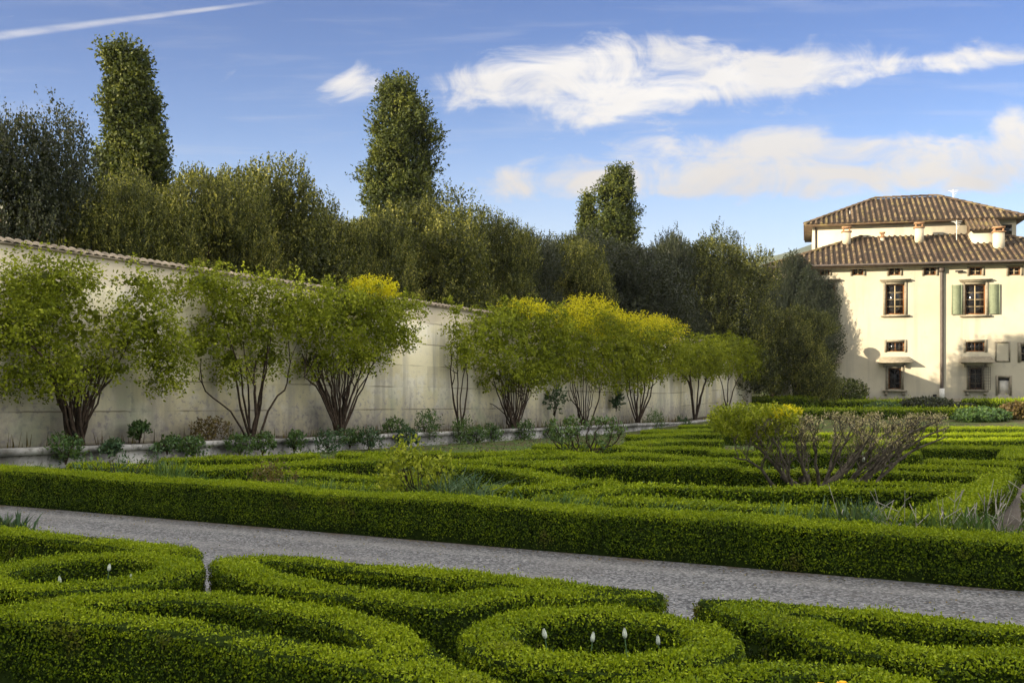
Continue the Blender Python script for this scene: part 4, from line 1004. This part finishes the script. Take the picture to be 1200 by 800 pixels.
# roof annex with its own tiles
ax0, ax1 = fl(1139, 5.)[0], fl(1163, 5.)[0]; az = fz(1150, 270, 5.)
an = vb('roof_annex', [box(ax0, ax1+.6, 5., 8.3, EZ+.8, az)], M['facade'])
pr = [(np.array([(ax0-.3, 4.6, az), (ax1+.9, 4.6, az), (ax1+.9, 8.6, az+1.75), (ax0-.3, 8.6, az+1.75)]), np.array([[0, 1, 2, 3]])), (np.array([(ax0-.3, 4.6, az-.1), (ax1+.9, 4.6, az-.1), (ax1+.9, 8.6, az+1.6), (ax0-.3, 8.6, az+1.6)]), np.array([[3, 2, 1, 0]])),
      (np.array([(ax0, 5, az), (ax0, 8.3, az), (ax0, 8.3, az+1.5)]), np.array([[0, 1, 2]]))]
for x in np.arange(ax0-.15, ax1+.9, .42):
    pr.append(tube(np.array([(x, 4.55, az+.03), (x, 8.6, az+1.79)]), .11, 6))
vb('annex_roof', pr, M['tile'], an)
# antennas
def antenna(px, ytop, D, zb_, arms=True):
    x = fl(px, D)[0]; z1 = fz(px, ytop, D); p = [tube(np.array([(x, D, zb_), (x, D, z1)]), .035, 6)]
    if arms:
        for k in range(5): p.append(tube(np.array([(x-.5+.1*k, D-.02, z1-.12-.02*k), (x+.5-.1*k, D-.02, z1-.12-.2*k)]), .018, 5))
    vb('antenna', p, M['whitepaint'])
antenna(1117, 222, UD+5.5, UZ+2.); antenna(996, 247, UD+2, UZ, False); antenna(1121, 258, 6.5, EZ+1.5)
# gutter and downpipe
px_ = fl(1103.5)[0]
vb('downpipe', [tube(np.array([(px_, -.12, EZ-.2), (px_, -.12, fz(1103, 455))]), .16, 8), box(px_-.24, px_+.24, -.34, -.02, EZ-.75, EZ-.32)], M['pipe'])
vb('pipe_shoe', [box(px_-.22, px_+.22, -.30, -.01, fz(1103, 470), fz(1103, 455))], M['whitepaint'])
vb('gutter', [tube(np.array([(xl-.9, -1.0, EZ+.03), (xr, -1.0, EZ+.03)]), .11, 8)], M['pipe'])
# windows
def window(o, nx=2, nz_=4, surround=.22, head=None, frame='wood', sill=False, bars=None, y=.20, munt='muntin', panelm=None):
    x0, x1, z0, z1 = o; e = .012; fw = .11
    w = vb('window', [box(x0+e, x0+fw, y, y+.08, z0+e, z1-e), box(x1-fw, x1-e, y, y+.08, z0+e, z1-e), box(x0+fw, x1-fw, y, y+.08, z1-fw, z1-e), box(x0+fw, x1-fw, y, y+.08, z0+e, z0+fw)], M[frame])
    vb('pane', [box(x0+fw, x1-fw, y+.045, y+.055, z0+fw, z1-fw)], M['glass'], w)
    mb = []
    for k in range(1, nx):
        x = x0+(x1-x0)*k/nx; mb.append(box(x-.05, x+.05, y+.01, y+.042, z0+fw, z1-fw))
    for k in range(1, nz_):
        z = z0+fw+(z1-z0-2*fw)*k/nz_
        for q in range(nx):
            a = x0+fw if q == 0 else x0+(x1-x0)*q/nx+.05; b = x1-fw if q == nx-1 else x0+(x1-x0)*(q+1)/nx-.05
            mb.append(box(a, b, y+.015, y+.04, z-.022, z+.022))
    if mb: vb('mullion', mb, M[munt], w)
    if surround:
        s = surround; d = -.06
        p = [box(x0-s, x0-.002, d, -.002, z0-s*.2, z1+s), box(x1+.002, x1+s, d, -.002, z0-s*.2, z1+s), box(x0-.002, x1+.002, d, -.002, z1+.002, z1+s)]
        vb('surround', p, M['stone'], w)
    if head:
        vb('cornice', [box(x0-head, x1+head, -.32, -.002, z1+.36, z1+.46), box(x0-head+.1, x1+head-.1, -.2, -.002, z1+.22, z1+.357)], M['stone'], w)
    if sill: vb('sill', [box(x0-sill, x1+sill, -.24, -.002, z0-.2, z0-.05)], M['stone'], w)
    if bars:
        nb, mb_ = bars; p = []
        for k in range(nb): x = x0+(x1-x0)*(k+.5)/nb; p.append(box(x-.018, x+.018, .04, .07, z0, z1))
        for k in range(mb_): z = z0+(z1-z0)*(k+.5)/mb_; p.append(box(x0, x1, .072, .095, z-.016, z+.016))
        vb('bars', p, M['iron'], w)
    return w
for k, o in enumerate(attic): window(o, 2, 2, .20)
for k, o in enumerate(mains):
    w = window(o, 2, 4, .24, .55, sill=.45)
    if k == 2:
        for sgn in (-1, 1):
            hw = .92; xa = (o[0]-.26-hw) if sgn < 0 else o[1]+.26; sh = [box(xa, xa+.07, -.16, -.11, o[2]+.02, o[3]-.02), box(xa+hw-.07, xa+hw, -.16, -.11, o[2]+.02, o[3]-.02)]
            for z in np.arange(o[2]+.05, o[3]-.08, .09): sh.append(box(xa+.07, xa+hw-.07, -.15, -.12, z, z+.062))
            sh.append(box(xa+.07, xa+hw-.07, -.118, -.112, o[2]+.02, o[3]-.02))
            vb('shutter', sh, M['shutter'], w)
for k, o in enumerate(mezz): window(o, 2, 1, .20, bars=(5, 1), munt='wood')
for k, o in enumerate(ground_):
    w = window(o, 2, 4, .24, bars=(5, 7) if k == 2 else (3, 5), munt='iron' if k != 2 else 'muntin')
    x0, x1, z0, z1 = o; zc = z1+.42
    hd = [box(x0-.75, x1+.75, -.42, -.002, zc, zc+.12), (np.array([(x0-1., -.95, zc+.13), (x1+1., -.95, zc+.13), (x1+.7, -.002, zc+.62), (x0-.7, -.002, zc+.62), (x0-1., -.95, zc+.06), (x1+1., -.95, zc+.06), (x1+.9, -.002, zc+.122), (x0-.9, -.002, zc+.122)]), np.array([[0, 1, 2, 3], [4, 5, 1, 0], [5, 6, 2, 1], [7, 4, 0, 3], [7, 6, 5, 4]]))]
    hd += [box(x0-.45, x0-.25, -.35, -.065, zc-.35, zc-.002), box(x1+.25, x1+.45, -.35, -.065, zc-.35, zc-.002)]
    vb('hood', hd, M['stone'], w)
    vb('sill', [box(x0-.5, x1+.5, -.3, -.002, z0-.22, z0-.05), box(x0-.35, x0-.1, -.24, -.002, z0-.55, z0-.223), box(x1+.1, x1+.35, -.24, -.002, z0-.55, z0-.223)], M['stone'], w)
    if k == 2:                                      # kneeling iron cage
        ca, cb = x0-.15, x1+.62; p = []
        for x in np.linspace(ca, cb, 11): p.append(box(x-.015, x+.015, -.5, -.47, z0-.02, z1+.15))
        for z in np.linspace(z0, z1+.13, 9): p.append(box(ca, cb, -.468, -.45, z-.012, z+.012))
        for x in (ca, cb):
            for z in np.linspace(z0, z1+.13, 9): p.append(box(x-.012, x+.012, -.45, -.002, z-.012, z+.012))
        vb('cage', p, M['iron'], w)
window(arch, 1, 2, .24, frame='stone')
x0, x1, z0, z1 = door
d = vb('door', [box(x0+.16, x1-.02, .18, .24, z0, z1-.25)], M['whitedoor'])
vb('door_frame', [box(x0-.2, x0-.002, -.06, -.002, z0-.1, z1+.2), box(x1+.002, x1+.2, -.06, -.002, z0-.1, z1+.2), box(x0-.002, x1+.002, -.06, -.002, z1+.002, z1+.2)], M['stone'], d)
vb('transom', [box(x0+.02, x1-.02, .2, .22, z1-.24, z1-.02)], M['glass'], d)
a, b, c, d_ = rect(1166, 1184, 400, 424)
vb('blind_panel', [box(a, a+.14, -.05, -.002, c, d_), box(b-.14, b, -.05, -.002, c, d_), box(a+.14, b-.14, -.05, -.002, d_-.14, d_), box(a+.14, b-.14, -.05, -.002, c, c+.14)], M['stone'])
vb('vent', [box(small[0]+.02, small[1]-.02, .2, .22, small[2]+.02, small[3]-.02)], M['iron'])
x = fl(1127)[0]; vb('wall_lamp', [box(fl(1119)[0], fl(1128)[0], -.30, -.22, fz(1123, 319), fz(1123, 317)), box(fl(1127)[0]-.05, fl(1127)[0]+.05, -.22, -.002, fz(1123, 319), fz(1123, 317))], M['iron'])
# wall added out of sight behind the dark evergreen to throw the facade's diagonal shade
x = fl(926)[0]; hz = fz(926, 390)
sw = thing('shade_wall', (0, 0, 0), 'added hidden wall with a ball finial, throwing the diagonal shade on the villa facade', 'wall')
sw.location = (O[0]+WX*x, O[1]+WY*x, ZG); sw.rotation_euler = (0, 0, NA)
build('wall_body', [box(-.25, .25, -15., -.05, -1., hz)], M['facade'], sw)
build('tile_coping', [box(-.33, .33, -15.1, -.06, hz+.002, hz+.10)], M['tile'], sw)
bp = lathe([(.01, hz+.1), (.2, hz+.1), (.2, hz+.25), (.42, hz+.55), (.5, hz+.85), (.42, hz+1.15), (.2, hz+1.35), (.01, hz+1.38)], 14); bp[0][:, 1] += -6.3
build('shade_wall_finial', [bp], M['stone'], sw, smooth=True)
# things in front of the villa
def dome(name, px, py, wpx, hpx, Y, mat, label, n=1600, L=.16):
    X = (px-600)/1200*Y; g = float(G(X, Y)); w = wpx*Y/1200; h = zat(py-hpx, Y)-g
    o = thing(name, (X, Y, g), label, 'bush', 'round clipped bushes before the villa')
    bl = [(X, Y, g+h*.42, w*.5, w*.45, h*.55), (X+w*.2, Y, g+h*.4, w*.28, w*.3, h*.5), (X-w*.2, Y-.2, g+h*.42, w*.28, w*.3, h*.5)]
    build('stems', tubes([(spline([(X, Y, g-.1), (X+.1, Y, g+h*.3), (X+a, Y+.1, g+h*.7)], 5), np.linspace(.1, .03, 5)) for a in (-.4, .1, .5)], 5), M['bark'], o, (X, Y, g))
    build('foliage', crown(bl, n, 5, .18, .06, L, L*.6, up=.3, out=.8, jit=.8, seed=int(px), inner=200, bottom=-.9), M[mat], o, (X, Y, g))
dome('round_bush', 985, 475, 64, 33, 91, 'cyp', 'tall rounded clipped bush in front of the villa, left of the bare branches')
dome('round_bush', 1087, 490, 60, 24, 74, 'dark', 'broad low dark bush below the downpipe', 1200)
dome('round_bush', 1128, 491, 32, 17, 74, 'dark', 'small dark bush right of the broad low one', 700)
dome('round_bush', 1192, 500, 44, 28, 62, 'red', 'purplish brown bush at the right edge by the white railing', 900)
dome('round_bush', 1150, 503, 62, 24, 60, 'shrub', 'fresh green low bush behind the sunlit hedges', 1200)
hedge('trimmed hedge across the foot of the villa behind the gnarled tree crown', [[((x-600)/1200*Y, Y) for x, Y in ((880, 80), (948, 79))]], .8, 1.0, .12, 420, .25, 'far hedges before the villa')
hedge('low hedge across the far lawn, seen through the bare branches', [[((x-600)/1200*Y, Y) for x, Y in ((945, 66), (1130, 63))]], .8, .6, .12, 380, .25, 'far hedges before the villa')
dome('round_bush', 1035, 489, 40, 17, 72, 'shrub', 'green bush seen through the top of the bare branches', 900)
hedge('long low hedge in the lawn before the villa', [[((x-600)/1200*Y, Y) for x, Y in ((955, 84), (1060, 82))]], .7, .55, .12, 380, .25, 'far hedges before the villa')
hedge('sunlit low hedge at the right before the villa foot', [[((x-600)/1200*Y, Y) for x, Y in ((1140, 80), (1200, 78))]], .8, .6, .12, 380, .25, 'far hedges before the villa')
# white railing
def railing():
    Y = 79.; xa, xb = (1170-600)/1200*Y, (1230-600)/1200*Y; g = float(G(xa, Y)); o = thing('white_railing', (xa, Y, g), 'white picket railing in front of the villa at the right edge', 'railing')
    p = []; z1 = zat(471, Y)
    for x in np.arange(xa, xb, .21): p.append(box(x, x+.09, Y-.03, Y+.01, g, z1+R.normal()*.02))
    build('picket', p, M['whitepaint'], o, (xa, Y, g))
    build('rail', [box(xa-.1, xb, Y+.012, Y+.05, z1-.25, z1-.15), box(xa-.1, xb, Y+.012, Y+.05, g+.25, g+.35)], M['whitepaint'], o, (xa, Y, g))
railing()

# ================================================================== LIGHT, SKY, CAMERA
AZ = math.radians(204); EL = math.radians(16.3)
SV = Vector((math.cos(AZ)*math.cos(EL), math.sin(AZ)*math.cos(EL), math.sin(EL)))
ld = bpy.data.lights.new('sun', 'SUN'); ld.energy = 2.75; ld.angle = math.radians(.5); ld.color = (1., .85, .62)
lo_ = bpy.data.objects.new('sun', ld); C.objects.link(lo_); lo_.rotation_euler = SV.to_track_quat('Z', 'Y').to_euler()
w = bpy.data.worlds.new('World'); bpy.context.scene.world = w; w.use_nodes = True; w.node_tree.nodes.clear(); b = NT(w.node_tree)
sky = b.n('ShaderNodeTexSky', sky_type='NISHITA'); sky.sun_disc = False; sky.sun_elevation = EL
sky.sun_rotation = math.atan2(SV.x, SV.y); sky.altitude = 0; sky.air_density = 1.0; sky.dust_density = .6; sky.ozone_density = 2.0
STR = .11
co = b.n('ShaderNodeTexCoord').outputs['Generated']; sp = b.n('ShaderNodeSeparateXYZ'); b.l(co, sp.inputs[0]); dx_, dy_, dz_ = sp.outputs
yy = b.math('MAXIMUM', dy_, .05); u = b.math('DIVIDE', dx_, yy); v = b.math('DIVIDE', dz_, yy); front = b.step(dy_, .25, .5)
def blob(px, py, rx, ry, ang, amp):
    u0, v0 = (px-600)/1200, (427-py)/1200; ca, sa = math.cos(ang), math.sin(ang)
    du = b.math('SUBTRACT', u, u0); dv = b.math('SUBTRACT', v, v0)
    a = b.math('DIVIDE', b.math('ADD', b.math('MULTIPLY', du, ca), b.math('MULTIPLY', dv, sa)), rx/1200)
    c = b.math('DIVIDE', b.math('SUBTRACT', b.math('MULTIPLY', dv, ca), b.math('MULTIPLY', du, sa)), ry/1200)
    q = b.math('ADD', b.math('MULTIPLY', a, a), b.math('MULTIPLY', c, c))
    return b.math('MULTIPLY', b.math('EXPONENT', b.math('MULTIPLY', q, -1.)), amp)
bl = [(575, 100, 105, 34, .05, 1.2), (735, 86, 95, 50, .15, 1.3), (700, 118, 70, 28, .5, .8), (850, 88, 130, 36, .02, 1.1), (1000, 82, 150, 20, .06, .9), (1160, 68, 110, 15, .09, .9), (408, 96, 40, 24, .25, 1.05),
      (640, 212, 120, 24, .06, .95), (860, 185, 150, 34, .02, 1.05), (1010, 178, 140, 30, .02, .95), (1150, 195, 100, 30, .0, 1.1), (1190, 148, 38, 26, -.2, 1.), (930, 222, 240, 18, .02, .8), (395, 200, 45, 20, .1, .5), (760, 165, 100, 6, .1, .1)]
acc = None
for q in bl:
    e = blob(*q); acc = e if acc is None else b.math('ADD', acc, e)
cv = b.n('ShaderNodeCombineXYZ'); b.l(u, cv.inputs[0]); b.l(v, cv.inputs[1])
wisp = b.mapping(cv.outputs[0], (6.5, 12., 1.), (0, 0, .45))
n1 = b.noise(wisp, 1.9, 12., .66, .9); n2 = b.noise(b.mapping(cv.outputs[0], (3., 7., 1.)), 2., 5., .5, .3); n3 = b.noise(b.mapping(cv.outputs[0], (2., 22., 1.), (0, 0, -.22)), 2.5, 6., .6, .4)
acc = b.math('MINIMUM', acc, 1.15)
n4 = b.noise(b.mapping(cv.outputs[0], (5., 38., 1.), (0, 0, -.12)), 1.6, 8., .62, .5)
dens = b.math('ADD', b.math('ADD', b.math('MULTIPLY', acc, .64), b.math('MULTIPLY', b.math('SUBTRACT', n4, .5), .55)), b.math('ADD', b.math('MULTIPLY', b.math('SUBTRACT', n1, .5), 1.75), b.math('MULTIPLY', b.math('SUBTRACT', n2, .5), .5)))
m1 = b.math('POWER', b.step(dens, .28, .88), .9)
thin = b.math('MULTIPLY', b.step(n3, .48, .75, 0., .22), b.step(v, .0, .45, 1., .5))
low = b.step(v, .03, .24, .42, .0)                                    # milky air towards the horizon
mf = b.math('MULTIPLY', b.math('MAXIMUM', m1, b.math('MAXIMUM', thin, low)), front)
# contrail
u0, v0, u1, v1 = -.5, (427-42)/1200, (330-600)/1200, 427/1200
sl = (v1-v0)/(u1-u0); dl = b.math('ABSOLUTE', b.math('SUBTRACT', v, b.math('ADD', b.math('MULTIPLY', b.math('SUBTRACT', u, u0), sl), v0)))
wd = b.math('ADD', b.math('MULTIPLY', b.math('SUBTRACT', u1, u), .012), .0016)
ct = b.math('MULTIPLY', b.math('SUBTRACT', 1., b.step(b.math('DIVIDE', dl, wd), .2, 1.3)), b.math('MULTIPLY', b.step(b.noise(b.mapping(cv.outputs[0], (14, 60, 1)), 2., 4.), .2, .7, .35, .85), b.step(u, -.30, -.22, 1., 0.)))
mf = b.math('MAXIMUM', mf, b.math('MULTIPLY', ct, b.math('MULTIPLY', front, .6)))
# unseen bright cloud added as fill light behind, above and right of the camera
nb = b.noise(b.mapping(co, (1.6, 1.6, 4.)), 1.4, 6., .55, .3)
back = b.math('MULTIPLY', b.math('MULTIPLY', b.step(nb, .40, .56), b.step(dz_, .02, .12)), b.math('SUBTRACT', 1., front))
hi_ = b.math('MULTIPLY', b.step(b.math('DIVIDE', dz_, yy), .42, .7), front)
back2 = b.math('MULTIPLY', b.step(nb, .40, .56), hi_)
bk = b.math('MAXIMUM', back, back2)
k = 1/(STR*2**EXPO)
warm = b.mix(b.step(v, .14, .26), (.76*k, .70*k, .64*k), (.98*k, .95*k, .92*k))
shade = b.math('MULTIPLY', b.step(n2, .35, .62), .35)
cc = b.mix(shade, warm, (.62*k, .62*k, .66*k))
tintc = b.mix(front, (.42, .45, .48), b.mix(b.step(v, .0, .40), (.42, .44, .53), (.165, .215, .35)))
tint = b.mix(1., sky.outputs[0], tintc, 'MULTIPLY')
hz_ = b.math('ADD', b.step(dz_, .30, .85, .10, 1.75), b.math('MULTIPLY', b.step(dx_, .30, .85, 0., 1.6), b.step(dz_, .0, .2)))
bkc = b.mix(1., (1.9*k, 1.76*k, 1.52*k), hz_, 'MULTIPLY')
final = b.mix(bk, b.mix(mf, tint, cc), bkc)
bg = b.n('ShaderNodeBackground'); b.l(final, bg.inputs[0]); bg.inputs[1].default_value = STR
wo = b.n('ShaderNodeOutputWorld'); b.l(bg.outputs[0], wo.inputs[0])
cd = bpy.data.cameras.new('camera'); cam = bpy.data.objects.new('camera', cd); C.objects.link(cam)
cam.location = (0, 0, CAMZ); cam.rotation_euler = (math.radians(90), 0, 0); cd.lens = 36; cd.sensor_width = 36; cd.sensor_fit = 'HORIZONTAL'
cd.shift_y = 27/1200; cd.clip_start = .1; cd.clip_end = 8000
# the air between the garden and the hills
def haze():
    m, t = newmat('haze_air'); q = NT(t)
    v_ = q.n('ShaderNodeVolumePrincipled'); v_.inputs['Color'].default_value = (.80, .85, .93, 1); v_.inputs['Density'].default_value = .00011; v_.inputs['Anisotropy'].default_value = .2
    o = q.n('ShaderNodeOutputMaterial'); q.l(v_.outputs[0], o.inputs['Volume'])
    tag(build('haze', [box(-3800, 3800, -3800, 3800, -8, 262)], m), 'thin bluish haze over the distant hills', 'haze', kind='stuff')
HAZE = True
if HAZE: haze()
sc = bpy.context.scene; sc.camera = cam
sc.render.resolution_x, sc.render.resolution_y = 1024, 682
sc.view_settings.view_transform = 'Standard'; sc.view_settings.look = 'None'; sc.view_settings.exposure = EXPO; sc.view_settings.gamma = 1
sc.view_settings.use_curve_mapping = False
